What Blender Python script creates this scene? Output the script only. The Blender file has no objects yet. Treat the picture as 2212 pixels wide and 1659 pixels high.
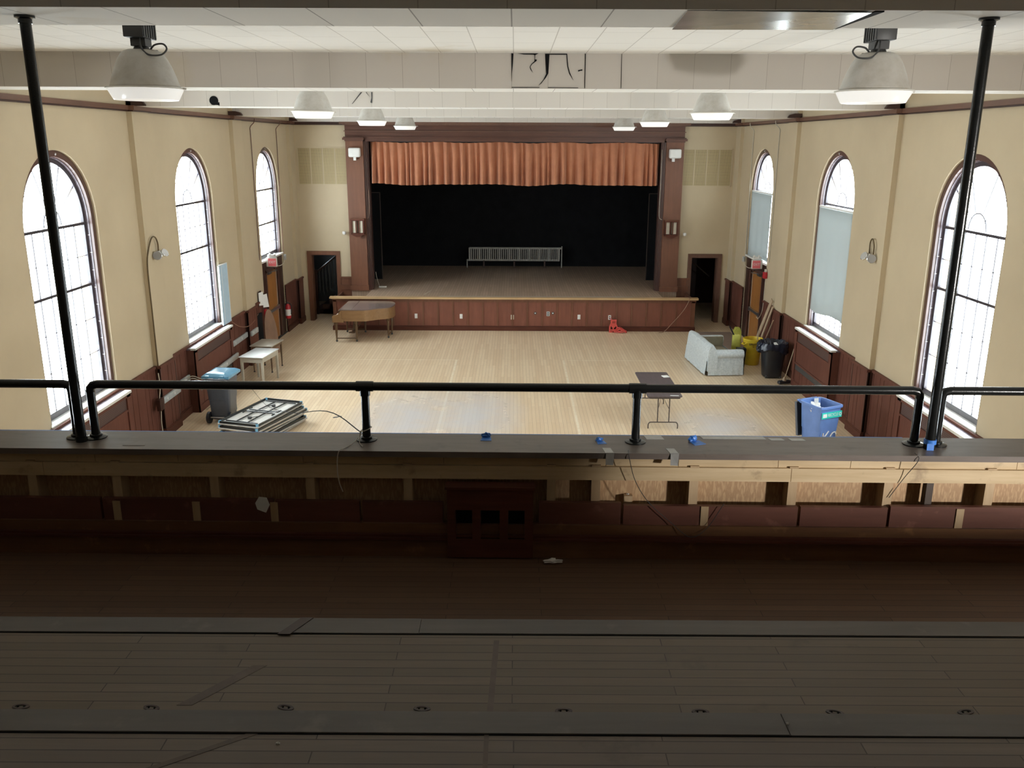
import bpy, bmesh, math, random
from mathutils import Vector, Matrix
from mathutils.geometry import tessellate_polygon
random.seed(7)
sc = bpy.context.scene
COL = sc.collection
R = math.radians
PI = math.pi

# ------------------------------------------------------------------ camera
H = 5.8
cam = bpy.data.cameras.new('camera'); co = bpy.data.objects.new('camera', cam); COL.objects.link(co)
cam.sensor_fit = 'HORIZONTAL'; cam.sensor_width = 36.0; cam.lens = 36.0*1876.9/2212.0
cam.clip_start = 0.05; cam.clip_end = 300
yw, pt, rl = R(-0.1117), R(-15.4922), R(0.2468)
F = Vector((math.sin(yw)*math.cos(pt), math.cos(yw)*math.cos(pt), math.sin(pt)))
RX = Vector((math.cos(yw), -math.sin(yw), 0)); UP = RX.cross(F)
R2 = RX*math.cos(rl)+UP*math.sin(rl); U2 = -RX*math.sin(rl)+UP*math.cos(rl)
M3 = Matrix((R2, U2, -F)).transposed()
co.matrix_world = Matrix.Translation((0, 0, H)) @ M3.to_4x4()
sc.camera = co

# ------------------------------------------------------------------ materials
class NT:
    def __init__(s, name):
        s.m = bpy.data.materials.new(name); s.m.use_nodes = True
        s.t = s.m.node_tree; s.t.nodes.clear()
        s.out = s.t.nodes.new('ShaderNodeOutputMaterial')
        s.bs = s.t.nodes.new('ShaderNodeBsdfPrincipled')
        s.t.links.new(s.bs.outputs[0], s.out.inputs[0])
        s.tc = s.t.nodes.new('ShaderNodeTexCoord').outputs['Object']
    def n(s, typ, **kw):
        nd = s.t.nodes.new(typ)
        for k, v in kw.items(): setattr(nd, k, v)
        return nd
    def l(s, a, b): s.t.links.new(a, b)
    def setin(s, sock, v):
        if hasattr(v, 'is_linked') or hasattr(v, 'links'): s.l(v, sock)
        else: sock.default_value = v
    def math(s, op, a, b=0.0, c=0.0, clamp=False):
        nd = s.n('ShaderNodeMath', operation=op); nd.use_clamp = clamp
        s.setin(nd.inputs[0], a); s.setin(nd.inputs[1], b); s.setin(nd.inputs[2], c)
        return nd.outputs[0]
    def mix(s, fac, a, b):
        nd = s.n('ShaderNodeMix', data_type='RGBA')
        s.setin(nd.inputs[0], fac)
        for sock, v in ((nd.inputs[6], a), (nd.inputs[7], b)):
            if isinstance(v, tuple): sock.default_value = (v[0], v[1], v[2], 1)
            else: s.l(v, sock)
        return nd.outputs[2]
    def mapping(s, scale=(1, 1, 1), loc=(0, 0, 0), rot=(0, 0, 0)):
        nd = s.n('ShaderNodeMapping'); s.l(s.tc, nd.inputs[0])
        nd.inputs['Scale'].default_value = scale; nd.inputs['Location'].default_value = loc; nd.inputs['Rotation'].default_value = rot
        return nd.outputs[0]
    def noise(s, scale=5.0, detail=4.0, vec=None, rough=0.6):
        nd = s.n('ShaderNodeTexNoise'); s.l(vec if vec is not None else s.tc, nd.inputs['Vector'])
        nd.inputs['Scale'].default_value = scale; nd.inputs['Detail'].default_value = detail; nd.inputs['Roughness'].default_value = rough
        return nd.outputs[0]
    def ramp(s, fac, a=0.35, b=0.65):
        nd = s.n('ShaderNodeMapRange'); s.l(fac, nd.inputs[0])
        nd.inputs[1].default_value = a; nd.inputs[2].default_value = b; nd.clamp = True
        return nd.outputs[0]
    def xyz(s):
        nd = s.n('ShaderNodeSeparateXYZ'); s.l(s.tc, nd.inputs[0]); return nd.outputs
    def color(s, c): 
        if isinstance(c, tuple): s.bs.inputs['Base Color'].default_value = (c[0], c[1], c[2], 1)
        else: s.l(c, s.bs.inputs['Base Color'])
    def rough(s, r): s.setin(s.bs.inputs['Roughness'], r)
    def bump(s, h, strength=0.3, dist=0.01):
        nd = s.n('ShaderNodeBump'); s.l(h, nd.inputs['Height']); nd.inputs['Strength'].default_value = strength; nd.inputs['Distance'].default_value = dist
        s.l(nd.outputs[0], s.bs.inputs['Normal'])
    def brick(s, vec, w, h, c1, c2, mortar, msize=0.004, offset=0.5, bias=0.0):
        nd = s.n('ShaderNodeTexBrick'); s.l(vec, nd.inputs['Vector'])
        nd.offset = offset; nd.squash = 1.0
        for k, c in (('Color1', c1), ('Color2', c2), ('Mortar', mortar)): nd.inputs[k].default_value = (c[0], c[1], c[2], 1)
        nd.inputs['Scale'].default_value = 1.0; nd.inputs['Mortar Size'].default_value = msize
        nd.inputs['Mortar Smooth'].default_value = 0.1; nd.inputs['Bias'].default_value = bias
        nd.inputs['Brick Width'].default_value = w; nd.inputs['Row Height'].default_value = h
        return nd.outputs

def dk(c, k): return tuple(x*k for x in c[:3])
def plain(name, c, rough=0.5, var=0.12, scale=6.0, metal=0.0, spec=None, bump=0.0):
    t = NT(name)
    f = t.ramp(t.noise(scale, 5), 0.3, 0.7)
    t.color(t.mix(f, dk(c, 1-var), dk(c, 1+var)))
    t.rough(rough); t.bs.inputs['Metallic'].default_value = metal
    if spec is not None: t.bs.inputs['Specular IOR Level'].default_value = spec
    if bump: t.bump(t.noise(scale*8, 3), bump, 0.004)
    return t.m
def wood(name, a, b, rough=0.4, stretch=(1, 12, 12), scale=2.0, spec=0.5, wear=None):
    """grain runs along the axis with the small stretch value"""
    t = NT(name)
    v = t.mapping(stretch)
    f = t.ramp(t.noise(scale, 6, v, 0.65), 0.3, 0.7)
    c = t.mix(f, a, b)
    g = t.ramp(t.noise(1.3, 3), 0.35, 0.7)
    c = t.mix(t.math('MULTIPLY', g, 0.35), c, dk(a, 0.6))
    if wear:
        w = t.ramp(t.noise(7.0, 6), 0.6, 0.72); c = t.mix(t.math('MULTIPLY', w, 0.5), c, wear)
    t.color(c); t.rough(rough); t.bs.inputs['Specular IOR Level'].default_value = spec
    t.bump(f, 0.08, 0.003)
    return t.m

M = {}
# cream wall plaster
t = NT('cream_plaster'); f = t.ramp(t.noise(0.7, 5), 0.3, 0.7)
c = t.mix(f, (0.475, 0.39, 0.265), (0.53, 0.44, 0.30))
g = t.ramp(t.noise(11, 6), 0.66, 0.75); c = t.mix(t.math('MULTIPLY', g, 0.25), c, (0.42, 0.33, 0.2))
t.color(c); t.rough(0.55); t.bs.inputs['Specular IOR Level'].default_value = 0.35; t.bump(t.noise(60, 3), 0.06, 0.002); M['wall'] = t.m
M['mahog'] = wood('mahogany_stain', (0.115, 0.045, 0.032), (0.155, 0.064, 0.046), 0.5, (14, 14, 1.2), 1.6, 0.08)
M['mahog_h'] = wood('mahogany_stain_level', (0.088, 0.032, 0.022), (0.125, 0.046, 0.030), 0.45, (1.2, 12, 14), 1.6, 0.12)
M['mahog_l'] = wood('proscenium_mahogany', (0.145, 0.058, 0.032), (0.20, 0.083, 0.045), 0.4, (10, 10, 0.8), 1.4)
M['mahog_lh'] = wood('proscenium_mahogany_level', (0.085, 0.034, 0.022), (0.12, 0.048, 0.030), 0.36, (0.8, 10, 10), 1.4)
M['stagefront'] = wood('stage_front_mahogany', (0.19, 0.065, 0.042), (0.245, 0.088, 0.056), 0.4, (10, 10, 0.9), 1.3)
M['dkbrown'] = wood('dark_brown_stain', (0.035, 0.014, 0.010), (0.055, 0.022, 0.016), 0.35, (12, 12, 1.0), 1.5)
M['trim'] = wood('crown_brown', (0.12, 0.058, 0.038), (0.16, 0.080, 0.052), 0.4, (10, 0.8, 10), 1.5)
M['casing'] = wood('window_brown', (0.075, 0.036, 0.030), (0.10, 0.05, 0.040), 0.3, (10, 10, 1.0), 1.5)
M['jamb'] = plain('window_jamb_varnish', (0.16, 0.13, 0.15), 0.22, 0.25, 8)
M['sash'] = plain('window_sash_paint', (0.05, 0.042, 0.05), 0.35, 0.3, 10)
M['doorwood'] = wood('amber_door_veneer', (0.30, 0.125, 0.035), (0.42, 0.185, 0.055), 0.35, (8, 8, 0.7), 1.8)
M['raillight'] = wood('pale_stage_nosing', (0.52, 0.34, 0.17), (0.62, 0.43, 0.23), 0.35, (0.6, 8, 8), 1.6)
M['white'] = plain('white_paint', (0.72, 0.72, 0.70), 0.45, 0.05)
M['offwhite'] = plain('aged_white_paint', (0.62, 0.60, 0.55), 0.5, 0.08)
M['paper'] = plain('paper_sheet', (0.78, 0.78, 0.76), 0.7, 0.05)
M['grey'] = plain('raceway_grey', (0.40, 0.42, 0.42), 0.4, 0.08)
M['greydk'] = plain('dark_grey_metal', (0.05, 0.05, 0.05), 0.45, 0.15)
M['black'] = plain('black_gloss_paint', (0.010, 0.011, 0.011), 0.22, 0.3, 20, spec=0.5, bump=0.15)
M['blackmat'] = plain('black_matt', (0.008, 0.008, 0.009), 0.85, 0.3, 3, spec=0.15)
M['blackplastic'] = plain('black_plastic', (0.014, 0.016, 0.022), 0.35, 0.25, 5)
M['steel'] = plain('brushed_steel', (0.45, 0.45, 0.46), 0.3, 0.1, 8, metal=0.9)
M['red'] = plain('red_enamel', (0.45, 0.02, 0.03), 0.35, 0.12)
M['redcord'] = plain('red_plastic', (0.68, 0.10, 0.085), 0.4, 0.2, 30)
M['copper'] = plain('bronze_conduit', (0.10, 0.065, 0.025), 0.5, 0.2, 20)
M['string'] = plain('white_string', (0.55, 0.50, 0.44), 0.8, 0.1)
M['cordtan'] = plain('tan_cord', (0.32, 0.19, 0.13), 0.7, 0.1)
M['cordwhite'] = plain('cream_cord', (0.55, 0.50, 0.40), 0.6, 0.1)
M['radiator'] = plain('radiator_silver', (0.40, 0.385, 0.35), 0.45, 0.18, 30)
M['bluetape'] = plain('blue_masking_tape', (0.05, 0.20, 0.62), 0.4, 0.15, 30)
M['ducttape'] = plain('silver_duct_tape', (0.34, 0.34, 0.33), 0.28, 0.12, 30, metal=0.35)
M['yellow'] = plain('yellow_plastic', (0.68, 0.50, 0.035), 0.4, 0.12, 6)
M['yellowgreen'] = plain('lime_plastic', (0.55, 0.56, 0.12), 0.4, 0.15, 8)
M['bluecart'] = plain('slate_blue_plastic', (0.125, 0.225, 0.52), 0.42, 0.10, 4)
M['greycart'] = plain('charcoal_blue_plastic', (0.075, 0.085, 0.105), 0.4, 0.15, 4)
M['cartlid'] = plain('blue_lid_plastic', (0.14, 0.34, 0.50), 0.16, 0.12, 4)
M['teal'] = plain('teal_label', (0.03, 0.55, 0.47), 0.35, 0.05)
M['foam'] = plain('pale_blue_board', (0.42, 0.56, 0.68), 0.5, 0.06)
M['bag'] = plain('black_bin_liner', (0.012, 0.016, 0.03), 0.2, 0.3, 10, bump=0.4)
M['chrome'] = plain('chrome_reflector', (0.6, 0.6, 0.6), 0.15, 0.05, 5, metal=0.9)
M['hardboard'] = wood('hardboard_brown', (0.21, 0.115, 0.07), (0.27, 0.15, 0.09), 0.6, (3, 3, 1), 2)
M['lumber'] = wood('pale_lumber', (0.38, 0.28, 0.185), (0.48, 0.37, 0.255), 0.6, (9, 9, 0.8), 2)
M['lumber_h'] = wood('pale_lumber_level', (0.50, 0.36, 0.20), (0.66, 0.51, 0.32), 0.6, (0.7, 9, 9), 2, wear=(0.2, 0.13, 0.08))
M['stud'] = wood('stud_lumber', (0.42, 0.29, 0.16), (0.55, 0.40, 0.25), 0.65, (9, 9, 0.7), 2)
t = NT('plywood_cathedral_grain'); v = t.mapping((9.0, 9.0, 1.6)); wv = t.n('ShaderNodeTexWave'); wv.wave_type = 'RINGS'; wv.rings_direction = 'X'; t.l(v, wv.inputs['Vector'])
wv.inputs['Scale'].default_value = 5.0; wv.inputs['Distortion'].default_value = 9.0; wv.inputs['Detail'].default_value = 3.0; wv.inputs['Detail Scale'].default_value = 1.4
c = t.mix(t.ramp(wv.outputs['Fac'], 0.1, 0.9), (0.40, 0.245, 0.13), (0.52, 0.345, 0.19)); t.color(c); t.rough(0.6); M['ply'] = t.m
M['lowboard'] = wood('red_brown_board', (0.115, 0.042, 0.028), (0.155, 0.060, 0.040), 0.45, (1, 9, 9), 2, wear=(0.30, 0.14, 0.10))
M['lowrail'] = wood('worn_brown_board', (0.12, 0.055, 0.028), (0.20, 0.10, 0.045), 0.35, (0.8, 9, 9), 2, wear=(0.36, 0.19, 0.08))
M['cap'] = wood('cap_dusty_brown', (0.135, 0.108, 0.092), (0.20, 0.165, 0.145), 0.42, (0.9, 6, 6), 2, wear=(0.08, 0.06, 0.05))
M['matfloor'] = plain('taupe_mat', (0.25, 0.185, 0.15), 0.85, 0.1, 8)
M['laminate'] = wood('brown_laminate', (0.085, 0.066, 0.072), (0.12, 0.092, 0.097), 0.42, (14, 0.8, 8), 2)
M['tubebrown'] = plain('brown_tube', (0.075, 0.055, 0.045), 0.4, 0.1)
M['tableunder'] = plain('white_laminate', (0.66, 0.65, 0.62), 0.4, 0.05)
M['tableedge'] = plain('tan_edge_banding', (0.36, 0.31, 0.25), 0.5, 0.12)
M['enamel'] = plain('white_enamel_top', (0.74, 0.76, 0.75), 0.18, 0.04)
M['putty'] = plain('putty_paint', (0.46, 0.43, 0.36), 0.45, 0.08)
M['greytop'] = plain('grey_laminate', (0.38, 0.35, 0.29), 0.3, 0.08)
M['walnut'] = wood('piano_walnut', (0.24, 0.13, 0.055), (0.33, 0.19, 0.085), 0.35, (1.0, 8, 4), 2.2)
M['walnutdk'] = wood('piano_leg_walnut', (0.10, 0.055, 0.026), (0.15, 0.085, 0.04), 0.35, (8, 8, 1.0), 2.2)
M['pianolid'] = wood('piano_lid_polish', (0.17, 0.125, 0.115), (0.20, 0.15, 0.135), 0.2, (1, 5, 4), 2)
M['keys'] = plain('ivory_keys', (0.75, 0.73, 0.66), 0.3, 0.05)
M['terra'] = None
t = NT('terracotta_velvet'); f = t.ramp(t.noise(3, 4), 0.3, 0.7); t.color(t.mix(f, (0.43, 0.165, 0.082), (0.51, 0.21, 0.107))); t.rough(0.8)
t.bs.inputs['Sheen Weight'].default_value = 0.25; M['terra'] = t.m
# sofa damask
t = NT('pale_damask'); f = t.ramp(t.noise(22, 5), 0.38, 0.62); t.color(t.mix(f, (0.46, 0.52, 0.55), (0.59, 0.645, 0.665))); t.rough(0.8); M['damask'] = t.m
M['lining'] = plain('olive_grey_lining', (0.25, 0.225, 0.165), 0.85, 0.15, 5)
M['shade'] = None
t = NT('roller_shade_cloth'); t.color((0.49, 0.55, 0.56)); t.rough(0.8)
tr = t.n('ShaderNodeBsdfTranslucent'); tr.inputs[0].default_value = (0.60, 0.66, 0.68, 1)
mx = t.n('ShaderNodeMixShader'); mx.inputs[0].default_value = 0.10
t.l(t.bs.outputs[0], mx.inputs[1]); t.l(tr.outputs[0], mx.inputs[2]); t.l(mx.outputs[0], t.out.inputs[0]); M['shade'] = t.m
# lamp lens: translucent acrylic
t = NT('lamp_acrylic'); t.color((0.88, 0.89, 0.90)); t.rough(0.15)
tr = t.n('ShaderNodeBsdfTranslucent'); tr.inputs[0].default_value = (0.95, 0.96, 0.97, 1)
mx = t.n('ShaderNodeMixShader'); mx.inputs[0].default_value = 0.4
t.l(t.bs.outputs[0], mx.inputs[1]); t.l(tr.outputs[0], mx.inputs[2]); t.l(mx.outputs[0], t.out.inputs[0])
t.bs.inputs['Emission Color'].default_value = (1.0, 0.985, 0.96, 1); t.bs.inputs['Emission Strength'].default_value = 0.55
M['lens'] = t.m
t = NT('lamp_shade_dusty'); f = t.ramp(t.noise(9, 5), 0.4, 0.7); t.color(t.mix(f, (0.50, 0.48, 0.44), (0.42, 0.39, 0.34))); t.rough(0.5); M['lampshade'] = t.m
# glass
t = NT('window_glass'); t.t.nodes.remove(t.bs)
tp = t.n('ShaderNodeBsdfTransparent'); tp.inputs[0].default_value = (0.97, 0.985, 0.98, 1)
gl = t.n('ShaderNodeBsdfGlossy'); gl.inputs[0].default_value = (1, 1, 1, 1); gl.inputs['Roughness'].default_value = 0.02
mx = t.n('ShaderNodeMixShader'); mx.inputs[0].default_value = 0.05
t.l(tp.outputs[0], mx.inputs[1]); t.l(gl.outputs[0], mx.inputs[2]); t.l(mx.outputs[0], t.out.inputs[0]); M['glass'] = t.m
M['lampglass'] = plain('frosted_lamp_glass', (0.6, 0.6, 0.58), 0.15, 0.05)
M['exitred'] = plain('exit_sign_red', (0.75, 0.16, 0.18), 0.4, 0.05)
# ceiling tile
def tiles(name, mapping_rot, w, h, c1, c2, mortar, ms, off=0.5, rough=0.8, stain=True):
    t = NT(name); v = t.mapping((1, 1, 1), (0.04, 0, 0) if name == 'beam_panel' else (0.02, 0.02, 0), mapping_rot)
    o = t.brick(v, w, h, c1, c2, mortar, ms, off)
    c = o[0]
    if stain:
        g = t.ramp(t.noise(0.9, 5), 0.62, 0.74); c = t.mix(t.math('MULTIPLY', g, 0.4), c, (0.50, 0.43, 0.28))
    t.color(c); t.rough(rough); t.bump(o[1], -0.15, 0.004) if False else None
    return t.m
M['ceil'] = tiles('ceiling_tile', (0, 0, R(90)), 0.94, 0.43, (0.80, 0.80, 0.78), (0.84, 0.84, 0.82), (0.52, 0.51, 0.49), 0.005)
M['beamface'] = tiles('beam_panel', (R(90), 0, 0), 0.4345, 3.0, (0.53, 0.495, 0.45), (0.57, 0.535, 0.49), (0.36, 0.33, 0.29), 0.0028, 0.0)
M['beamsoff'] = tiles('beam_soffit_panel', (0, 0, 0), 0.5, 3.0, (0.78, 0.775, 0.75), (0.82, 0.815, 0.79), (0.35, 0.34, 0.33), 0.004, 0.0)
# hall floor: planks along y
t = NT('maple_strip_floor'); v = t.mapping((1, 1, 1), (0, 0, 0), (0, 0, R(90)))
o = t.brick(v, 1.9, 0.082, (0.70, 0.54, 0.365), (0.80, 0.655, 0.465), (0.42, 0.30, 0.18), 0.0035, 0.37)
gv = t.mapping((30, 1.2, 1)); gf = t.ramp(t.noise(2.0, 6, gv), 0.3, 0.7)
c = t.mix(t.math('MULTIPLY', gf, 0.3), o[0], (0.56, 0.40, 0.25))
big = t.ramp(t.noise(0.45, 4), 0.35, 0.7); c = t.mix(t.math('MULTIPLY', big, 0.3), c, (0.54, 0.40, 0.26))
X, Y, Z = t.xyz()
def band(sock, at, w): return t.math('LESS_THAN', t.math('ABSOLUTE', t.math('SUBTRACT', sock, at)), w)
ylo = t.math('LESS_THAN', Y, 23.42)
lines = t.math('MULTIPLY', t.math('MAXIMUM', band(X, -1.585, 0.028), band(X, 1.375, 0.028)), ylo)
wide = t.math('MULTIPLY', t.math('GREATER_THAN', t.math('ABSOLUTE', X), 1.5), t.math('LESS_THAN', t.math('ABSOLUTE', X), 4.8))
lines = t.math('MAXIMUM', lines, t.math('MULTIPLY', band(Y, 23.4, 0.022), wide))
lw = t.math('MULTIPLY', lines, t.math('ADD', 0.25, t.math('MULTIPLY', t.ramp(t.noise(6, 4), 0.3, 0.6), 0.4)))
c = t.mix(lw, c, (0.88, 0.80, 0.65))
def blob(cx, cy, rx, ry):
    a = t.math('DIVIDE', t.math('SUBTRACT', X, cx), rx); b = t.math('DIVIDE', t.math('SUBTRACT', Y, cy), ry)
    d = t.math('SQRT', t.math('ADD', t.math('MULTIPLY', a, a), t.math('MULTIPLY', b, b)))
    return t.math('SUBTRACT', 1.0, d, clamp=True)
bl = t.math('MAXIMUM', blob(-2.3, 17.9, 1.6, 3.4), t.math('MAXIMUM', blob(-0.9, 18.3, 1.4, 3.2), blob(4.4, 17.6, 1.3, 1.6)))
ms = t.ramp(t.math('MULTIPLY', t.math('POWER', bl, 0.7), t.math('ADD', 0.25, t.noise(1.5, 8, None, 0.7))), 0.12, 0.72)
c = t.mix(t.math('MULTIPLY', ms, 0.75), c, (0.60, 0.60, 0.63))  # worn patches, with bluish window glare painted into their colour
scuff = t.ramp(t.noise(2.2, 8, t.mapping((1, 0.6, 1), (3, 5, 0))), 0.66, 0.76)
c = t.mix(t.math('MULTIPLY', scuff, 0.45), c, (0.30, 0.20, 0.12))
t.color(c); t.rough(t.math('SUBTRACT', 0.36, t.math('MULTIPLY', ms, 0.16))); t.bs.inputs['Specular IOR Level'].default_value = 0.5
M['floor'] = t.m
# stage floor
t = NT('stage_plank_floor'); v = t.mapping((1, 1, 1), (0, 0, 0), (0, 0, R(90)))
o = t.brick(v, 2.2, 0.085, (0.38, 0.27, 0.19), (0.47, 0.34, 0.25), (0.18, 0.12, 0.08), 0.004, 0.4)
g = t.ramp(t.noise(1.4, 7), 0.4, 0.7); c = t.mix(t.math('MULTIPLY', g, 0.4), o[0], (0.30, 0.22, 0.16))
t.color(c); t.rough(0.45); M['stagefloor'] = t.m
# balcony floor planks along x
def balc(name, a, b, mort, ph):
    t = NT(name); v = t.mapping((1, 1, 1), (ph, 0.013*ph, 0))
    o = t.brick(v, 1.15, 0.0585, a, b, mort, 0.0022, 0.43)
    gf = t.ramp(t.noise(2.0, 6, t.mapping((1.5, 26, 26))), 0.3, 0.7)
    c = t.mix(t.math('MULTIPLY', gf, 0.4), o[0], dk(a, 0.75))
    bg = t.ramp(t.noise(1.1, 5), 0.4, 0.7); c = t.mix(t.math('MULTIPLY', bg, 0.35), c, dk(b, 0.8))
    st = t.ramp(t.noise(3.2, 7, t.mapping((1, 1, 1), (ph, 2, 0))), 0.63, 0.72); c = t.mix(t.math('MULTIPLY', st, 0.5), c, dk(a, 0.45))
    t.color(c); t.rough(0.5); t.bump(o[1], -0.2, 0.003)
    return t.m
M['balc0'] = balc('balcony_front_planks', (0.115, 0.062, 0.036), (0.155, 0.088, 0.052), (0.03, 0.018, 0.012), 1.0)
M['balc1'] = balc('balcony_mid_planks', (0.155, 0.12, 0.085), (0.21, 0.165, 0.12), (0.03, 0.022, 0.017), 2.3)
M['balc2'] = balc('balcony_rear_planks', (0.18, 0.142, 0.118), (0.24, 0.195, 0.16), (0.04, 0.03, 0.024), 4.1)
M['nosing'] = wood('grey_worn_nosing', (0.13, 0.118, 0.108), (0.175, 0.16, 0.148), 0.5, (0.6, 8, 8), 2, wear=(0.22, 0.2, 0.18))
# perforated wall grille, radiator grille
def perf(name, a, b, sx, sz, axis):
    t = NT(name); X, Y, Z = t.xyz(); h = X if axis == 'x' else Y
    fx = t.math('LESS_THAN', t.math('FRACT', t.math('MULTIPLY', h, sx)), 0.55)
    fz = t.math('LESS_THAN', t.math('FRACT', t.math('MULTIPLY', Z, sz)), 0.55)
    t.color(t.mix(t.math('MULTIPLY', fx, fz), a, b)); t.rough(0.6); return t.m
M['ventperf'] = perf('perforated_cream_metal', (0.50, 0.40, 0.22), (0.09, 0.07, 0.04), 30, 30, 'x')
M['radgrille'] = perf('pierced_grille', (0.10, 0.05, 0.04), (0.012, 0.008, 0.007), 33, 33, 'y')
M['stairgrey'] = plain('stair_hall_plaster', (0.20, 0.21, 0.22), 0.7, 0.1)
M['outside'] = plain('outer_brick', (0.3, 0.22, 0.18), 0.9, 0.1)

# ------------------------------------------------------------------ mesh builder
class MB:
    def __init__(s): s.v = []; s.f = []; s.mi = []; s.mats = []; s.sm = []
    def _m(s, m):
        if m is None: m = 0 if s.mats else None
        if m is None: s.mats.append(None); return 0
        if isinstance(m, int): return m
        if m not in s.mats: s.mats.append(m)
        return s.mats.index(m)
    def add(s, vs, fs, m=None, smooth=False):
        b = len(s.v); s.v += [tuple(p) for p in vs]; k = s._m(m)
        for f in fs: s.f.append(tuple(b+i for i in f)); s.mi.append(k); s.sm.append(smooth)
        return s
    def box(s, x0, y0, z0, x1, y1, z1, m=None):
        x0, x1 = sorted((x0, x1)); y0, y1 = sorted((y0, y1)); z0, z1 = sorted((z0, z1))
        return s.add([(x0,y0,z0),(x1,y0,z0),(x1,y1,z0),(x0,y1,z0),(x0,y0,z1),(x1,y0,z1),(x1,y1,z1),(x0,y1,z1)],
                     [(0,3,2,1),(4,5,6,7),(0,1,5,4),(1,2,6,5),(2,3,7,6),(3,0,4,7)], m)
    def hexa(s, bot, top, m=None):   # two quads
        return s.add(list(bot)+list(top), [(3,2,1,0),(4,5,6,7),(0,1,5,4),(1,2,6,5),(2,3,7,6),(3,0,4,7)], m)
    def rbox(s, x0, y0, z0, x1, y1, z1, r=0.02, m=None, seg=2):
        bm = bmesh.new(); bmesh.ops.create_cube(bm, size=1)
        bmesh.ops.scale(bm, vec=(abs(x1-x0), abs(y1-y0), abs(z1-z0)), verts=bm.verts)
        bmesh.ops.translate(bm, vec=((x0+x1)/2, (y0+y1)/2, (z0+z1)/2), verts=bm.verts)
        bmesh.ops.bevel(bm, geom=list(bm.edges), offset=r, segments=seg, affect='EDGES', profile=0.5)
        return s.bm(bm, m, True)
    def bm(s, bm, m=None, smooth=False):
        bm.verts.index_update()
        s.add([v.co[:] for v in bm.verts], [[v.index for v in f.verts] for f in bm.faces], m, smooth); bm.free(); return s
    def tube(s, pts, r, n=8, m=None, closed=False, caps=True, radii=None):
        pts = [Vector(p) for p in pts]; N = len(pts); rings = []
        up = None
        for i, p in enumerate(pts):
            a = pts[(i-1) % N] if (closed or i > 0) else p; b = pts[(i+1) % N] if (closed or i < N-1) else p
            d = (b-a).normalized()
            if up is None:
                up = Vector((0, 0, 1)) if abs(d.z) < 0.9 else Vector((1, 0, 0))
            e1 = (up - d*up.dot(d))
            if e1.length < 1e-4: e1 = d.orthogonal()
            e1.normalize(); e2 = d.cross(e1); up = e1
            rr = radii[i] if radii else r
            rings.append([p + e1*rr*math.cos(2*PI*k/n) + e2*rr*math.sin(2*PI*k/n) for k in range(n)])
        vs = [q for ring in rings for q in ring]; fs = []
        L = N if closed else N-1
        for i in range(L):
            j = (i+1) % N
            for k in range(n): fs.append((i*n+k, i*n+(k+1) % n, j*n+(k+1) % n, j*n+k))
        if not closed and caps: fs.append(tuple(range(n-1, -1, -1))); fs.append(tuple((N-1)*n+k for k in range(n)))
        return s.add(vs, fs, m, True)
    def cyl(s, p, q, r, n=16, m=None, r2=None): return s.tube([p, q], r, n, m, radii=[r, r if r2 is None else r2])
    def lathe(s, prof, n=24, c=(0, 0, 0), m=None, caps=True, sq=None):
        vs = []; fs = []
        for r, z in prof:
            for k in range(n):
                a = 2*PI*k/n; vs.append((c[0]+r*math.cos(a), c[1]+r*math.sin(a), c[2]+z))
        for i in range(len(prof)-1):
            for k in range(n): fs.append((i*n+k, i*n+(k+1) % n, (i+1)*n+(k+1) % n, (i+1)*n+k))
        if caps:
            fs.append(tuple(range(n-1, -1, -1))); fs.append(tuple((len(prof)-1)*n+k for k in range(n)))
        return s.add(vs, fs, m, True)
    def prism(s, poly, lo, hi, axis='z', m=None, smooth=False):
        """poly in the two other axes, extruded along axis"""
        def P(a, b, c): return (a, b, c) if axis == 'z' else ((a, c, b) if axis == 'y' else (c, a, b))
        n = len(poly); vs = [P(a, b, lo) for a, b in poly]+[P(a, b, hi) for a, b in poly]
        tri = tessellate_polygon([[Vector((a, b, 0)) for a, b in poly]])
        fs = [tuple(t) for t in tri]+[tuple(n+i for i in reversed(t)) for t in tri]
        for i in range(n): j = (i+1) % n; fs.append((i, j, n+j, n+i))
        return s.add(vs, fs, m, smooth)
    def ring(s, A, B, lo, hi, axis='x', m=None, closed=False):
        """band between outlines A and B (same count), thick from lo to hi along axis"""
        def P(p, c): return (c, p[0], p[1]) if axis == 'x' else ((p[0], c, p[1]) if axis == 'y' else (p[0], p[1], c))
        n = len(A); vs = [P(p, lo) for p in A]+[P(p, lo) for p in B]+[P(p, hi) for p in A]+[P(p, hi) for p in B]; fs = []
        for i in range(n if closed else n-1):
            j = (i+1) % n
            fs += [(i, j, n+j, n+i), (2*n+i, 3*n+i, 3*n+j, 2*n+j), (i, 2*n+i, 2*n+j, j), (n+i, n+j, 3*n+j, 3*n+i)]
        if not closed:
            fs += [(0, n, 3*n, 2*n), (n-1, 2*n+n-1, 3*n+n-1, n+n-1)]
        return s.add(vs, fs, m)
    def xform(s, mat, start=0):
        for i in range(start, len(s.v)): s.v[i] = tuple(mat @ Vector(s.v[i]))
        return s
    def build(s, name, mat=None, parent=None, loc=None, rotz=0.0, smooth_all=None, recalc=True):
        me = bpy.data.meshes.new(name); me.from_pydata(s.v, [], s.f)
        mats = [m if m is not None else mat for m in s.mats] or [mat]
        for m in mats: me.materials.append(m if not isinstance(m, str) else M[m])
        for p, k, sm in zip(me.polygons, s.mi, s.sm):
            p.material_index = k; p.use_smooth = sm if smooth_all is None else smooth_all
        if recalc:
            bm = bmesh.new(); bm.from_mesh(me); bmesh.ops.recalc_face_normals(bm, faces=bm.faces); bm.to_mesh(me); bm.free()
        if any(s.sm) or smooth_all:
            try: me.set_sharp_from_angle(angle=R(40))
            except Exception: pass
        o = bpy.data.objects.new(name, me); COL.objects.link(o)
        if loc is not None: o.location = loc
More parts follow.
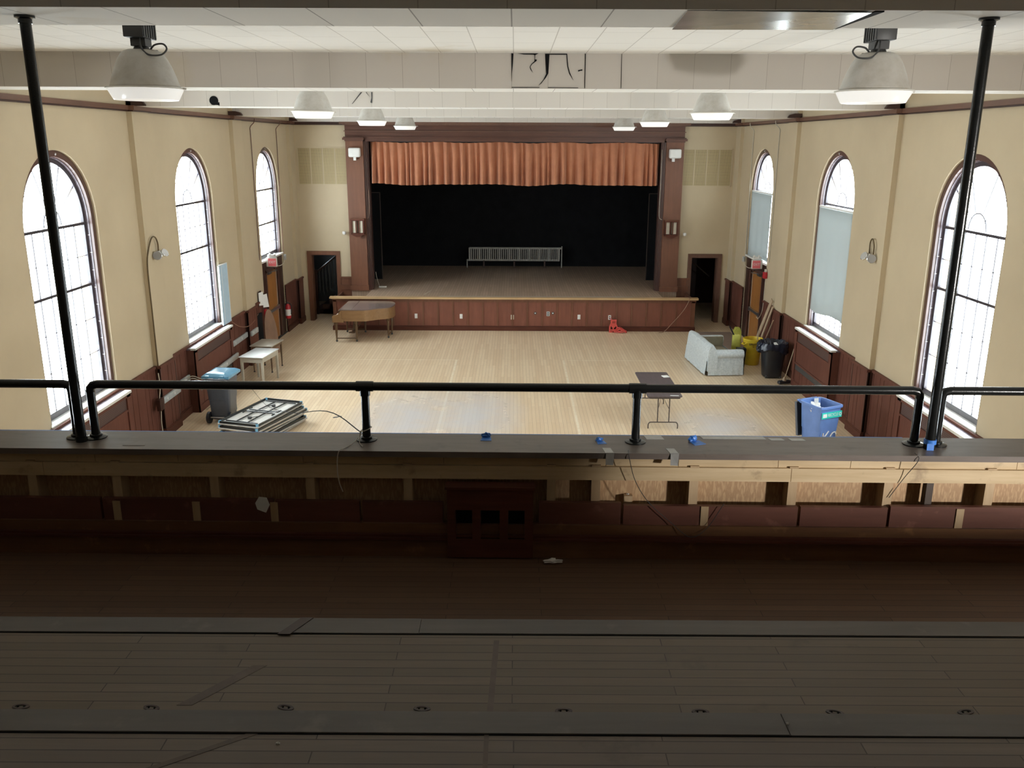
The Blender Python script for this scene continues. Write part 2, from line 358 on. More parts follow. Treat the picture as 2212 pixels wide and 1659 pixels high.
        o.rotation_euler.z = rotz
        if parent is not None: o.parent = parent
        return o
def resolve(m): return M[m] if isinstance(m, str) else m

def tag(o, label=None, cat=None, group=None, kind=None):
    if label: o['label'] = label
    if cat: o['category'] = cat
    if group: o['group'] = group
    if kind: o['kind'] = kind
    return o
def thing(name, label, cat, loc=(0, 0, 0), rotz=0.0, group=None, kind=None):
    o = bpy.data.objects.new(name, None); COL.objects.link(o); o.empty_display_size = 0.1
    o.location = loc; o.rotation_euler.z = rotz
    return tag(o, label, cat, group, kind)
def struct(o, label, cat): return tag(o, label, cat, None, 'structure')
def copy_tree(o, loc, rotz=None, label=None, parent=None):
    c = o.copy(); COL.objects.link(c)
    if parent is not None: c.parent = parent
    if loc is not None: c.location = loc
    if rotz is not None: c.rotation_euler.z = rotz
    if label: c['label'] = label
    for ch in list(o.children): copy_tree(ch, None, None, None, c)
    return c
def text(body, size, mat, parent, loc, rot, name='lettering', ext=0.002, align='CENTER', sx=1.0):
    cu = bpy.data.curves.new(name, 'FONT'); cu.body = body; cu.size = size; cu.extrude = ext; cu.align_x = align; cu.align_y = 'CENTER'
    tmp = bpy.data.objects.new('tmp_text', cu); COL.objects.link(tmp); dg = bpy.context.evaluated_depsgraph_get()
    me = bpy.data.meshes.new_from_object(tmp.evaluated_get(dg)); bpy.data.objects.remove(tmp); me.name = name
    me.materials.clear(); me.materials.append(M[mat]); o = bpy.data.objects.new(name, me); COL.objects.link(o)
    o.parent = parent; o.location = loc; o.rotation_euler = rot; o.scale = (sx, 1, 1)
    return o
def smoothpath(pts, n=6):
    """Catmull-Rom through points"""
    P = [Vector(p) for p in pts]; P = [P[0]*2-P[1]]+P+[P[-1]*2-P[-2]]; out = []
    for i in range(1, len(P)-2):
        for k in range(n):
            u = k/n
            out.append(0.5*((2*P[i])+(-P[i-1]+P[i+1])*u+(2*P[i-1]-5*P[i]+4*P[i+1]-P[i+2])*u*u+(-P[i-1]+3*P[i]-3*P[i+1]+P[i+2])*u**3))
    out.append(P[-2]); return out
# ================================================================== SHELL
W = 7.17; ZC = 6.83; YB = 28.86; YR = -2.0; TH = 0.42
WIN = [13.97, 19.88, 25.85]; HW = 1.16; ZS = 4.51; Z0 = 1.50; ZD = 2.50
def arch(cy, hw, z0, zs=ZS, n=28):
    p = [(cy-hw, z0)]+[(cy-hw*math.cos(PI*k/n), zs+hw*math.sin(PI*k/n)) for k in range(n+1)]+[(cy+hw, z0)]
    return p
def wall_with_holes(name, s):
    holes = [arch(8.05, HW, Z0), arch(WIN[0], HW, Z0), arch(WIN[1], HW, Z0)]
    notch = arch(WIN[2], HW, 0.0)
    outer = [(YR, 0)]+notch+[(YB+0.3, 0), (YB+0.3, ZC), (YR, ZC)]
    loops = [outer]+holes
    b = MB(); xi = s*W; xo = s*(W+TH)
    for x in (xi, xo):
        flat = [p for L in loops for p in L]
        tri = tessellate_polygon([[Vector((p[0], p[1], 0)) for p in L] for L in loops])
        b.add([(x, p[0], p[1]) for p in flat], [tuple(t) for t in tri], 0)
    for L in loops:
        n = len(L); vs = [(xi, p[0], p[1]) for p in L]+[(xo, p[0], p[1]) for p in L]
        b.add(vs, [(i, (i+1) % n, n+(i+1) % n, n+i) for i in range(n)], 0)
    o = b.build(name, M['wall']); return o
struct(wall_with_holes('wall_left', -1), 'cream plaster left wall with tall arched windows', 'wall')
struct(wall_with_holes('wall_right', 1), 'cream plaster right wall with tall arched windows', 'wall')
# back wall with the proscenium opening and two doorways
def wall_back():
    outer = [(-W-TH, 0), (-6.74, 0), (-6.74, 2.22), (-5.89, 2.22), (-5.89, 0), (5.87, 0), (5.87, 2.18), (6.75, 2.18), (6.75, 0), (W+TH, 0), (W+TH, ZC), (-W-TH, ZC)]
    hole = [(-4.74, 1.0), (4.74, 1.0), (4.74, 5.86), (-4.74, 5.86)]
    b = MB(); loops = [outer, hole]; flat = outer+hole
    tri = tessellate_polygon([[Vector((p[0], p[1], 0)) for p in L] for L in loops])
    for y in (YB, YB+0.3): b.add([(p[0], y, p[1]) for p in flat], [tuple(t) for t in tri], 0)
    for L in loops:
        n = len(L); b.add([(p[0], YB, p[1]) for p in L]+[(p[0], YB+0.3, p[1]) for p in L], [(i, (i+1) % n, n+(i+1) % n, n+i) for i in range(n)], 0)
    return b.build('wall_back', M['wall'])
struct(wall_back(), 'cream plaster end wall around the stage opening', 'wall')
struct(MB().box(-W-TH, YR-0.3, 0, W+TH, YR, ZC).build('wall_rear', M['wall']), 'plaster wall behind the balcony', 'wall')
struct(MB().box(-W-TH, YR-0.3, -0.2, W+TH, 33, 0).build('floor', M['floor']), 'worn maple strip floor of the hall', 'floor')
struct(MB().box(-W-TH, YR-0.3, ZC, W+TH, YB+0.3, ZC+0.2).build('ceiling', M['ceil']), 'white acoustic tile ceiling between the beams', 'ceiling')
# beams
BW = 0.68
beams = [(-0.95, 'second'), (4.56, 'nearest'), (10.98, ''), (16.84, ''), (22.76, ''), (28.46, '')]
blab = {4.56: 'boxed ceiling beam overhead carried by the two black poles', 10.98: 'boxed ceiling beam with broken panels at its middle',
        16.84: 'boxed ceiling beam with a round black hole', 22.76: 'narrow looking white ceiling beam behind the holed beam',
        28.46: 'last white ceiling beam against the stage wall', -0.95: 'boxed ceiling beam behind the balcony seats'}
bobj = {}
for y, _ in beams:
    b = MB(); y1 = min(y+BW, YB)
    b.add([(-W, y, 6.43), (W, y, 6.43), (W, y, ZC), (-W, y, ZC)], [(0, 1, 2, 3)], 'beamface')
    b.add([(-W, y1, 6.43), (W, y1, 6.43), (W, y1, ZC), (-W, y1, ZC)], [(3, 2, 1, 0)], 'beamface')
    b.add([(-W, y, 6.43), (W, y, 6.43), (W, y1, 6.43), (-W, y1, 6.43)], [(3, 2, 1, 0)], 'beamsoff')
    o = b.build('ceiling_beam', recalc=False); bobj[y] = struct(o, blab[y], 'ceiling beam')
CR = [[(-0.046,6.825),(-0.02,6.825),(-0.03,6.681),(-0.038,6.589),(-0.041,6.509)], [(0.032,6.825),(0.275,6.826),(0.233,6.806),(0.212,6.813),(0.101,6.814)],
 [(0.355,6.823),(0.407,6.823),(0.396,6.604),(0.369,6.557),(0.314,6.491),(0.276,6.461),(0.338,6.531),(0.37,6.597)],
 [(0.607,6.821),(0.616,6.821),(0.632,6.683),(0.654,6.611),(0.695,6.529),(0.644,6.604),(0.621,6.683)],
 [(0.23,6.813),(0.237,6.813),(0.235,6.761),(0.258,6.757),(0.255,6.744),(0.2,6.705),(0.182,6.675),(0.195,6.642),(0.214,6.613),(0.186,6.642),(0.175,6.675),(0.193,6.708),(0.23,6.741)],
 [(-0.04,6.447),(0.293,6.447),(0.293,6.441),(-0.04,6.44)], [(0.395,6.447),(0.756,6.445),(0.756,6.44),(0.395,6.441)], [(0.827,6.825),(0.837,6.825),(0.839,6.44),(0.832,6.44)],
 [(0.751,6.641),(0.8,6.651),(0.8,6.635),(0.779,6.635),(0.753,6.625)], [(0.407,6.823),(0.615,6.824),(0.615,6.814),(0.407,6.813)], [(1.262,6.824),(1.266,6.824),(1.272,6.442),(1.268,6.442)]]
b = MB()
for p in CR: b.prism(p, 10.972, 10.981, 'y')
b.build('panel_gap', M['blackmat'], bobj[10.98])
b = MB()
for x in (-0.02, 0.0): b.hexa([(0.0, 10.955, 6.45), (0.40, 10.955, 6.45), (0.40, 10.978, 6.45), (0.0, 10.978, 6.45)], [(-0.01, 10.925, 6.80), (0.35, 10.925, 6.80), (0.35, 10.978, 6.80), (-0.01, 10.978, 6.80)]) if False else None
b = MB()
for p in ([(-2.648,6.693),(-2.625,6.693),(-2.638,6.501),(-2.669,6.515),(-2.646,6.597)], [(-2.841,6.692),(-2.815,6.693),(-3.003,6.486),(-3.012,6.486)], [(-2.749,6.693),(-2.734,6.693),(-2.68,6.611)]):
    b.prism(p, 16.83, 16.842, 'y')
b.build('panel_gap', M['greydk'], bobj[16.84])
b = MB(); b.lathe([(0.082, 0), (0.082, 0.012)], 20, (0, 0, 0)); b.box(0.04, -0.085, 0, 0.1, -0.03, 0.010)
o = b.build('hole', M['blackmat'], bobj[16.84], (-5.56, 16.845, 6.535)); o.rotation_euler = (R(90), 0, 0)
MB().box(-5.64, 16.815, 6.43, -5.48, 16.84, 6.455).build('torn_panel_edge', M['offwhite'], bobj[16.84])
for s in (-1, 1):
    for y in (16.84, 22.76, 28.46):
        bb = MB().prism([(s*7.16, 6.435), (s*7.16, 6.54), (s*6.98, 6.54), (s*6.86, 6.51), (s*6.82, 6.46), (s*6.82, 6.435)], y-0.09, y-0.002, 'y')
        bb.build('beam_bracket', M['dkbrown'], bobj[y])
# curling foil patch on the nearest beam, stained ceiling sheet
b = MB(); b.hexa([(0.84, 4.575, 6.426), (1.74, 4.575, 6.420), (1.78, 5.236, 6.420), (0.88, 5.236, 6.418)], [(0.84, 4.575, 6.429), (1.74, 4.575, 6.423), (1.78, 5.236, 6.423), (0.88, 5.236, 6.421)]); struct(b.build('sheet_metal_patch', plain('silvery_sheet', (0.55, 0.55, 0.55), 0.16, 0.15, 3, metal=0.35)), 'glossy silver patch under the overhead beam', 'patch')
b = MB(); b.hexa([(1.755, 4.575, 6.424), (1.80, 4.575, 6.424), (1.80, 5.235, 6.424), (1.785, 5.235, 6.424)], [(1.755, 4.575, 6.432), (1.80, 4.575, 6.432), (1.80, 5.235, 6.432), (1.785, 5.235, 6.432)]); b.build('panel_gap', M['blackmat'], bobj[4.56])
# pilasters, crown trim, wainscot, baseboards
def wains_boards(b, s, y0, y1, xf, z1=1.44):
    y = y0; k = 0
    while y < y1-0.02:
        w = (0.36, 0.17, 0.31, 0.22)[k % 4]; e = min(y+w, y1)
        b.box(s*xf, y+0.007, 0.14, s*(xf-0.022), e-0.007, z1); y = e; k += 1
for s, nm in ((-1, 'left'), (1, 'right')):
    for i, py in enumerate((4.50, 10.83, 16.75, 22.68, 28.30)):
        e = min(py+0.75, YB)
        o = MB().box(s*(W+0.01), py, 0, s*(W-0.10), e, ZC).build('pillar', M['wall'])
        struct(o, f'cream wall pilaster on the {nm} wall ' + ('beside the balcony', 'nearest the balcony', 'with the first flood lamp', 'before the exit door', 'in the stage corner')[i], 'pilaster')
    b = MB(); c = MB()
    segs = []; y = YR
    for py in (4.50, 10.83, 16.75, 22.68, 28.30):
        e = min(py+0.75, YB); segs.append((y, py, W)); segs.append((py, e, W-0.10)); y = e
    for y0, y1, x in segs:
        b.box(s*(x+0.05), y0-0.05*(x < W), 6.36, s*(x-0.075), y1+0.05*(x < W), 6.44)
        b.box(s*(x+0.05), y0-0.03*(x < W), 6.335, s*(x-0.045), y1+0.03*(x < W), 6.36, 'dkbrown')
    b.mats[0] = None
    struct(b.build('trim_%d' % (1 if s < 0 else 2), M['trim']), f'brown wooden crown moulding along the {nm} wall', 'trim')
    b = MB(); b.mats.append(None); bs = MB()
    for y0, y1, x in segs:
        cuts = [(y0, y1)]
        if x == W and y0 < WIN[2] < y1: cuts = [(y0, WIN[2]-HW), (WIN[2]+HW, y1)]
        for a, e in cuts:
            ex = 0.04 if x < W else 0.0
            b.box(s*(x+0.02), a-ex*0.5, 0, s*(x-0.008), e+ex*0.5, 1.46, 'dkbrown')
            wains_boards(b, s, a, e, x-0.004)
            if ex:   # returns of the pilaster
                b.box(s*W, a-0.02, 0, s*(x-0.03), a, 1.46, 'dkbrown'); b.box(s*W, e, 0, s*(x-0.03), e+0.02, 1.46, 'dkbrown')
            b.box(s*(x+0.02), a-ex, 1.44, s*(x-0.055), e+ex, 1.495)
            bs.box(s*(x+0.02), a-ex, 0, s*(x-0.05), e+ex, 0.16); bs.box(s*(x+0.02), a-ex, 0.16, s*(x-0.04), e+ex, 0.185)
    struct(b.build('wainscot', M['mahog']), f'mahogany board wainscot along the {nm} wall', 'wainscot')
    struct(bs.build('baseboard_'+nm, M['mahog_h']), f'tall brown baseboard along the {nm} wall', 'baseboard')
# back crown trim
b = MB()
for x0, x1 in ((-W, -5.45), (5.45, W)): b.box(x0, YB+0.02, 6.36, x1, YB-0.075, 6.44); b.box(x0, YB+0.02, 6.335, x1, YB-0.045, 6.36)
struct(b.build('trim_3', M['dkbrown']), 'dark crown moulding on the end wall', 'trim')
# ------------------------------------------------------------------ windows
def make_window(n, s, cy, z0, label, hw=HW, zs=ZS, detail=True):
    w = thing('window_%d' % n, label, 'window', kind='structure')
    X = lambda d: s*(W+d)
    A = arch(cy, hw, z0, zs); B = arch(cy, hw-0.10, z0, zs); C_ = arch(cy, hw-0.115, z0, zs); D = arch(cy, hw-0.185, z0+0.10, zs)
    MB().ring(A, B, X(0.05), X(0.10)).build('window_frame', M['casing'], w)
    A2 = arch(cy, hw, z0, zs)
    MB().ring(A2, C_, X(0.10), X(0.24)).build('window_jamb', M['jamb'], w)
    b = MB(); b.ring(arch(cy, hw-0.115, z0, zs), D, X(0.15), X(0.20))
    b.box(X(0.15), cy-hw+0.115, z0+0.03, X(0.20), cy+hw-0.115, z0+0.13)
    b.box(X(0.14), cy-hw+0.115, zs-0.075, X(0.21), cy+hw-0.115, zs-0.03)                     # transom at the spring line
    zm = z0+(zs-z0)*0.64 if z0 < 2 else zs-1.02
    b.box(X(0.14), cy-hw+0.115, zm-0.025, X(0.21), cy+hw-0.115, zm+0.02)
    b.build('window_sash', M['sash'], w)
    b = MB(); g = hw-0.18
    for k in range(1, 6):
        yy = cy-g+2*g*k/6
        b.box(X(0.165), yy-0.0065, z0+0.12, X(0.183), yy+0.0065, zs-0.08)
    for zz in ((z0+0.13)*0.66+(zm)*0.34, (z0+0.13)*0.33+zm*0.67, (zm+zs-0.1)/2):
        b.box(X(0.166), cy-g, zz-0.0045, X(0.183), cy+g, zz+0.0045)
    for ang in (35, 65, 115, 145):
        r = g-0.01; ca, sa = math.cos(R(ang)), math.sin(R(ang))
        p0 = (cy+0.28*ca, zs+0.28*sa); p1 = (cy+r*ca, zs+r*sa); q = (-sa*0.004, ca*0.004)
        b.hexa([(X(0.166), p0[0]-q[0], p0[1]-q[1]), (X(0.166), p1[0]-q[0], p1[1]-q[1]), (X(0.166), p1[0]+q[0], p1[1]+q[1]), (X(0.166), p0[0]+q[0], p0[1]+q[1])],
               [(X(0.186), p0[0]-q[0], p0[1]-q[1]), (X(0.186), p1[0]-q[0], p1[1]-q[1]), (X(0.186), p1[0]+q[0], p1[1]+q[1]), (X(0.186), p0[0]+q[0], p0[1]+q[1])])
    arc = [(cy-0.28*math.cos(PI*k/14), zs-0.02+0.28*math.sin(PI*k/14)) for k in range(15)]; arc2 = [(cy-0.262*math.cos(PI*k/14), zs-0.02+0.262*math.sin(PI*k/14)) for k in range(15)]
    b.ring(arc, arc2, X(0.166), X(0.186)); b.build('muntins', M['sash'], w)
    G = arch(cy, hw-0.15, z0+0.08, zs)
    MB().prism(G, X(0.176), X(0.180), 'x').build('glass', M['glass'], w)
    MB().box(X(-0.02), cy-hw-0.03, z0-0.03, X(0.24), cy+hw+0.03, z0+0.02).build('window_sill', M['offwhite'] if z0 < 2 else M['white'], w)
    # sash lock hooks up the casing and a bright screw at the crown
    b = MB()
    for k in range(9): b.box(X(0.098), cy+hw-0.125, z0+0.35+k*0.30, X(0.14), cy+hw-0.112, z0+0.36+k*0.30)
    b.build('sash_chain_stops', M['white'], w)
    b = MB(); b.lathe([(0.02, 0), (0.018, 0.012), (0.008, 0.02)], 12); o = b.build('crown_hook', M['steel'], w, (X(0.05), cy+0.12, zs+hw-0.065)); o.rotation_euler = (0, R(90)*-s, 0)
    return w
sides = {-1: 'left', 1: 'right'}
n = 1
for s in (-1, 1):
    for i, cy in enumerate(WIN):
        z0 = Z0 if i < 2 else ZD
        lab = {(-1,0): 'bare arched window nearest the balcony on the left wall', (-1,1): 'bare arched window in the middle of the left wall', (-1,2): 'short bare arched window over the left exit door',
               (1,0): 'bare arched window nearest the balcony on the right wall', (1,1): 'arched window half covered by a long pale roller shade', (1,2): 'short arched window over the right exit door with pale shade'}[(s, i)]
        make_window(n, s, cy, z0, lab); n += 1
for s in (-1, 1):
    make_window(n, s, 8.05, Z0, f'arched window beside the balcony front on the {sides[s]}'); n += 1
# ------------------------------------------------------------------ roller shades
def shade(cy, z0, z1, half, label, s=1, mat='shade', dx=0.03):
    t = thing('roller_shade', label, 'window shade', (s*(W+dx), cy, z0))
    b = MB(); nn = 24; hh = z1-z0
    vs = []; fs = []
    for k in range(nn+1):
        y = -half+2*half*k/nn; wob = 0.012*math.sin(k*0.9)
        for j in range(7): vs.append((wob*(1-j/6), y, hh*j/6 + (0.05*math.sin(k*0.22+0.4) if j == 0 else 0)))
    for k in range(nn):
        for j in range(6): fs.append((k*7+j, (k+1)*7+j, (k+1)*7+j+1, k*7+j+1))
    b.add(vs, fs, None, True); o = b.build('cloth', M[mat], t)
    md = o.modifiers.new('solid', 'SOLIDIFY'); md.thickness = 0.004
    MB().cyl((0.03, -half-0.03, hh+0.02), (0.03, half+0.03, hh+0.02), 0.028, 14).build('roller', M['white'], t)
    return t
shade(19.84, 1.98, 4.38, 1.05, 'long pale roller shade drawn most of the way down')
shade(25.90, 2.53, 4.42, 1.05, 'pale roller shade drawn fully down above the exit door')
for s in (-1, 1): shade(8.05, 3.0, 5.62, 1.155, 'unseen dark roller shade added to block window light on the %s' % sides[s], s, 'putty', -0.05 if s > 0 else -0.09)  # shades added out of view to keep window light off the balcony
# ------------------------------------------------------------------ exit doors
for s in (-1, 1):
    X = lambda d: s*(W+d)
    d = thing('door_%d' % (1 if s < 0 else 2), f'amber wooden exit door in the {sides[s]} wall', 'door', kind='structure')
    ya, yb, la, lb = WIN[2]-HW, WIN[2]+HW, 25.22, 26.42
    b = MB(); b.box(X(0.04), ya, 0, X(0.09), la-0.05, ZD); b.box(X(0.04), lb+0.05, 0, X(0.09), yb, ZD); b.box(X(0.04), la-0.05, 2.14, X(0.09), lb+0.05, ZD)
    b.build('surround', M['dkbrown'], d)
    b = MB(); b.box(X(0.02), la-0.12, 0, X(0.06), la-0.03, 2.2); b.box(X(0.02), lb+0.03, 0, X(0.06), lb+0.12, 2.2); b.box(X(0.02), la-0.12, 2.13, X(0.06), lb+0.12, 2.22)
    b.build('casing', M['casing'], d)
    b = MB(); b.box(X(0.095), la-0.16, 0.01, X(0.155), lb+0.16, 2.24); leaf = b.build('leaf', M['doorwood'], d)
    b = MB(); b.box(X(0.088), lb-0.025, 0.02, X(0.10), lb-0.01, 2.1); b.build('edge_guard', M['grey'], d)
    b = MB(); b.box(X(0.03), la+0.10, 0.90, X(0.075), lb-0.08, 0.98); b.box(X(0.03), la+0.06, 0.87, X(0.11), la+0.14, 1.0); b.box(X(0.03), lb-0.10, 0.87, X(0.11), lb-0.02, 1.0)
    b.build('push_bar', M['steel'], d)
    b = MB(); b.box(X(0.04), la+0.25, 2.04, X(0.11), la+0.55, 2.11); b.tube([(X(0.06), la+0.4, 2.1), (X(-0.12), la+0.55, 2.13), (X(0.03), la+0.75, 2.17)], 0.012, 8); b.build('door_closer', M['greydk'], d)
    MB().box(X(0.0), ya, 0, X(0.16), yb, 0.02).build('threshold', M['greydk'], d)
# ------------------------------------------------------------------ doorways beside the stage
for s, x0, x1, zt, k in ((-1, -6.74, -5.89, 2.22, 4), (1, 5.87, 6.75, 2.18, 5)):
    b = MB()
    b.box(x0-0.12, YB-0.05, 0, x0, YB+0.02, zt+0.12); b.box(x1, YB-0.05, 0, x1+0.12, YB+0.02, zt+0.12); b.box(x0, YB-0.05, zt, x1, YB+0.02, zt+0.12)
    b.box(x0-0.005, YB, 0, x0+0.02, YB+0.3, zt); b.box(x1-0.02, YB, 0, x1+0.005, YB+0.3, zt); b.box(x0, YB, zt-0.02, x1, YB+0.3, zt+0.005)
    struct(b.build('trim_%d' % k, M['mahog_l'] if s < 0 else M['trim']), f'brown door casing of the dark stair doorway on the {sides[s]}', 'door casing')
    xa, xb = (-7.5, -5.45) if s < 0 else (5.45, 7.5)
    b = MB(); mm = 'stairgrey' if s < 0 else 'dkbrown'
    b.box(xa, 32.6, 0, xb, 32.7, 4.2); (b.box(xa-0.1, YB+0.3, 0, xa, 32.7, 4.2) if s > 0 else (b.box(xa-0.1, YB+0.3, 0, xa, 32.7, 2.3), b.box(xa-0.1, YB+0.3, 2.3, xa, 30.9, 4.2), b.box(xa-0.1, 31.35, 2.3, xa, 32.7, 4.2), b.box(xa-0.1, 30.9, 2.85, xa, 31.35, 4.2))); b.box(xb, YB+0.3, 0, xb+0.05, 32.7, 4.2); b.box(xa, YB+0.3, 3.4, xb, 32.7, 3.5)  # unseen gap in the left outer wall, added to let daylight in
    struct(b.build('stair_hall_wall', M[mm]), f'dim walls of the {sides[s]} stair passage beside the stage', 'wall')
b = MB()
for k in range(9): b.box(-6.95+k*0.25, 30.05, 0, -5.5, 31.1, 0.17*(k+1)) if k < 6 else None
struct(b.build('stairs', M['dkbrown']), 'dark wooden steps inside the left passage', 'stairs')
t = thing('stair_balustrade', 'dark stair rail with balusters seen through the left doorway', 'balustrade', (-6.86, 30.0, 0))
def brail(x): return 1.45+(x)*0.80
MB().tube([(0, 0, brail(0)), (1.3, 0, brail(1.3))], 0.035, 8).build('handrail', M['dkbrown'], t)
MB().box(-0.04, -0.04, 0, 0.04, 0.04, 1.55).build('newel_post', M['dkbrown'], t)
for k in range(1, 11):
    x = k*0.115; MB().box(x-0.016, -0.016, max(0.0, brail(x)-0.95), x+0.016, 0.016, brail(x)).build('baluster', M['greydk'], t)
t = thing('handrail', 'thin sloping handrail inside the right dark passage', 'handrail', (5.95, 30.2, 0))
MB().tube([(0, 0, 2.05), (0.85, 0, 1.35)], 0.02, 8).build('rail', M['tubebrown'], t)
MB().tube([(0.05, 0.02, 0), (0.05, 0, 2.0)], 0.02, 8).build('post', M['dkbrown'], t)
# ------------------------------------------------------------------ stage
st = thing('stage', 'raised wooden stage with a panelled mahogany front', 'stage', kind='structure')
MB().box(-5.40, 28.72, 0.0, 5.40, 34.78, 1.06).box(-4.75, 27.44, 0.0, 4.75, 28.74, 1.06).build('stage_floor', M['stagefloor'], st)
MB().box(-5.75, 27.36, 0, 5.75, 27.44, 1.02).build('front_panel', M['stagefront'], st)
b = MB()
for k in range(-11, 13): b.box(-0.05+k*0.475-0.022, 27.335, 0.14, -0.05+k*0.475+0.022, 27.362, 0.93) if abs(-0.05+k*0.475) < 5.7 else None
b.box(-5.78, 27.33, 0.92, 5.78, 27.362, 1.02); b.box(-5.79, 27.31, 0.97, 5.79, 27.37, 1.02); b.box(-5.77, 27.33, 0.13, -5.66, 27.45, 1.0); b.box(5.66, 27.33, 0.13, 5.77, 27.45, 1.0)
b.build('battens', M['mahog_l'], st)
MB().box(-5.80, 27.30, 0, 5.80, 27.37, 0.13).box(-5.79, 27.32, 0.13, 5.79, 27.37, 0.15).build('base_moulding', M['mahog_h'], st)
MB().box(-5.86, 27.26, 1.02, 5.85, 27.47, 1.078).build('nosing', M['raillight'], st)
b = MB()
for s in (-1, 1):
    b.box(s*4.75, 27.44, 0, s*5.72, 28.80, 0.72); b.box(s*5.70, 27.44, 0, s*5.76, 28.80, 1.0)
b.build('side_step', M['mahog_lh'], st)
b = MB(); b.box(-5.45, 34.78, 0, 5.45, 34.9, 6.6)
for s in (-1, 1): b.box(s*5.40, YB+0.3, 0, s*5.46, 34.9, 6.6)
b.box(-5.45, YB+0.3, 6.5, 5.45, 34.9, 6.6)
struct(b.build('wall_stage', M['blackmat']), 'black painted walls at the back of the stage', 'wall')
for s in (-1, 1):
    f = thing('stage_flat', f'narrow black flat standing at the {sides[s]} wing of the stage', 'stage flat', (s*4.93, 31.2, 1.06))
    MB().box(-0.20, -0.02, 0, 0.20, 0.02, 3.05).build('panel', M['blackmat'], f)
    b = MB(); b.box(-0.205, -0.03, 0, -0.185, 0.025, 3.06); b.box(0.185, -0.03, 0, 0.205, 0.025, 3.06); b.box(-0.205, -0.03, 3.04, 0.205, 0.025, 3.06); b.build('edge_strip', M['tubebrown'], f)
# proscenium
pr = thing('proscenium', 'dark mahogany columns and beam framing the stage', 'proscenium', kind='structure')
for s in (-1, 1):
    b = MB(); b.box(s*4.84, 28.69, 1.06, s*5.40, YB+0.01, 5.86); b.build('column', M['mahog_l'], pr)
    b = MB(); b.box(s*4.82, 28.64, 1.06, s*5.43, YB+0.01, 1.20); b.box(s*4.82, 28.65, 1.20, s*5.42, YB+0.01, 1.235); b.build('column_base', M['mahog_l'], pr)
    b = MB(); b.box(s*4.83, 28.67, 5.84, s*5.42, YB+0.01, 5.88); b.box(s*4.80, 28.62, 5.88, s*5.48, YB+0.01, 5.95); b.box(s*4.82, 28.65, 5.95, s*5.45, YB+0.01, 5.98); b.build('capital', M['mahog_lh'], pr)
    b = MB(); b.box(s*4.78, 28.76, 1.06, s*4.845, YB+0.3, 5.9); b.box(s*4.735, 28.80, 1.06, s*4.79, YB+0.3, 5.86); b.box(s*4.70, 28.86, 1.06, s*4.74, YB+0.3, 5.85); b.build('jamb_moulding', M['casing'], pr)
    # dado between column and doorway
    b = MB(); b.box(s*5.38, YB-0.03, 0, s*5.80, YB+0.01, 1.46, 'mahog_l'); b.box(s*5.38, YB-0.06, 1.44, s*5.82, YB+0.01, 1.495); b.box(s*5.38, YB-0.06, 1.06, s*5.80, YB, 1.20); b.box(s*5.38, YB-0.065, 1.2, s*5.80, YB, 1.225)
    b.build('dado', M['mahog_l'], pr)
b = MB(); b.box(-5.41, 28.74, 5.97, 5.41, YB+0.01, 6.34); b.box(-4.84, 28.76, 5.84, 4.84, YB+0.3, 5.98); b.box(-4.84, 28.70, 5.955, 4.84, YB, 5.985); b.build('entablature', M['mahog_lh'], pr)
b = MB(); b.box(-5.44, 28.70, 6.14, 5.44, YB, 6.165); b.box(-5.46, 28.66, 6.33, 5.46, YB, 6.36); b.box(-5.55, 28.56, 6.36, 5.55, YB, 6.44); b.build('cornice', M['trim'], pr)
# valance curtain
t = thing('valance_curtain', 'short pleated terracotta curtain across the top of the stage', 'curtain', (0, 29.06, 0))
b = MB(); NX = 760; NZ = 14; x0, x1 = -4.66, 4.66; rnd = random.Random(3)
ks = [rnd.uniform(0.55, 1.55) for _ in range(40)]; tot = sum(ks); ed = [x0]
for k in ks: ed.append(ed[-1]+(x1-x0)*k/tot)
amp = [rnd.uniform(0.55, 1.25) for _ in ks]; skew = [rnd.uniform(-0.35, 0.35) for _ in ks]; sag = [rnd.uniform(0, 0.02) for _ in ks]
vs = []; fs = []
for i in range(NX+1):
    x = x0+(x1-x0)*i/NX; k = 0
    while k < len(ks)-1 and x > ed[k+1]: k += 1
    u = (x-ed[k])/(ed[k+1]-ed[k])
    for j in range(NZ+1):
        v = j/NZ       # 0 top .. 1 bottom
        wv = 0.5-0.5*math.cos(2*PI*min(max(u+skew[k]*0.25*math.sin(PI*u)*v, 0), 1))
        flat = wv**(0.7)
        dep = (0.07+0.19*v)*amp[k]*flat + 0.012*math.sin(14*x+3*v)
        zz = 5.82-0.015*math.sin(3.1*x)-sag[k]*math.sin(PI*u)*(1-v)-v*(1.325+0.02*math.sin(1.9*x+1))
        vs.append((x+0.05*skew[k]*v*math.sin(PI*u), -dep, zz))
for i in range(NX):
    for j in range(NZ): a = i*(NZ+1)+j; fs.append((a, a+1, a+NZ+2, a+NZ+1))
b.add(vs, fs, None, True); o = b.build('drape', M['terra'], t, recalc=False)
for p in o.data.polygons: p.use_smooth = True
MB().cyl((-4.68, 0.03, 5.83), (4.68, 0.03, 5.83), 0.022, 10).build('curtain_rail', M['greydk'], t)
MB().tube(smoothpath([(0.55, -0.15, 5.80), (0.57, -0.17, 5.68), (0.56, -0.17, 5.57)], 4), 0.006, 6).build('loose_cord', M['cordtan'], t)
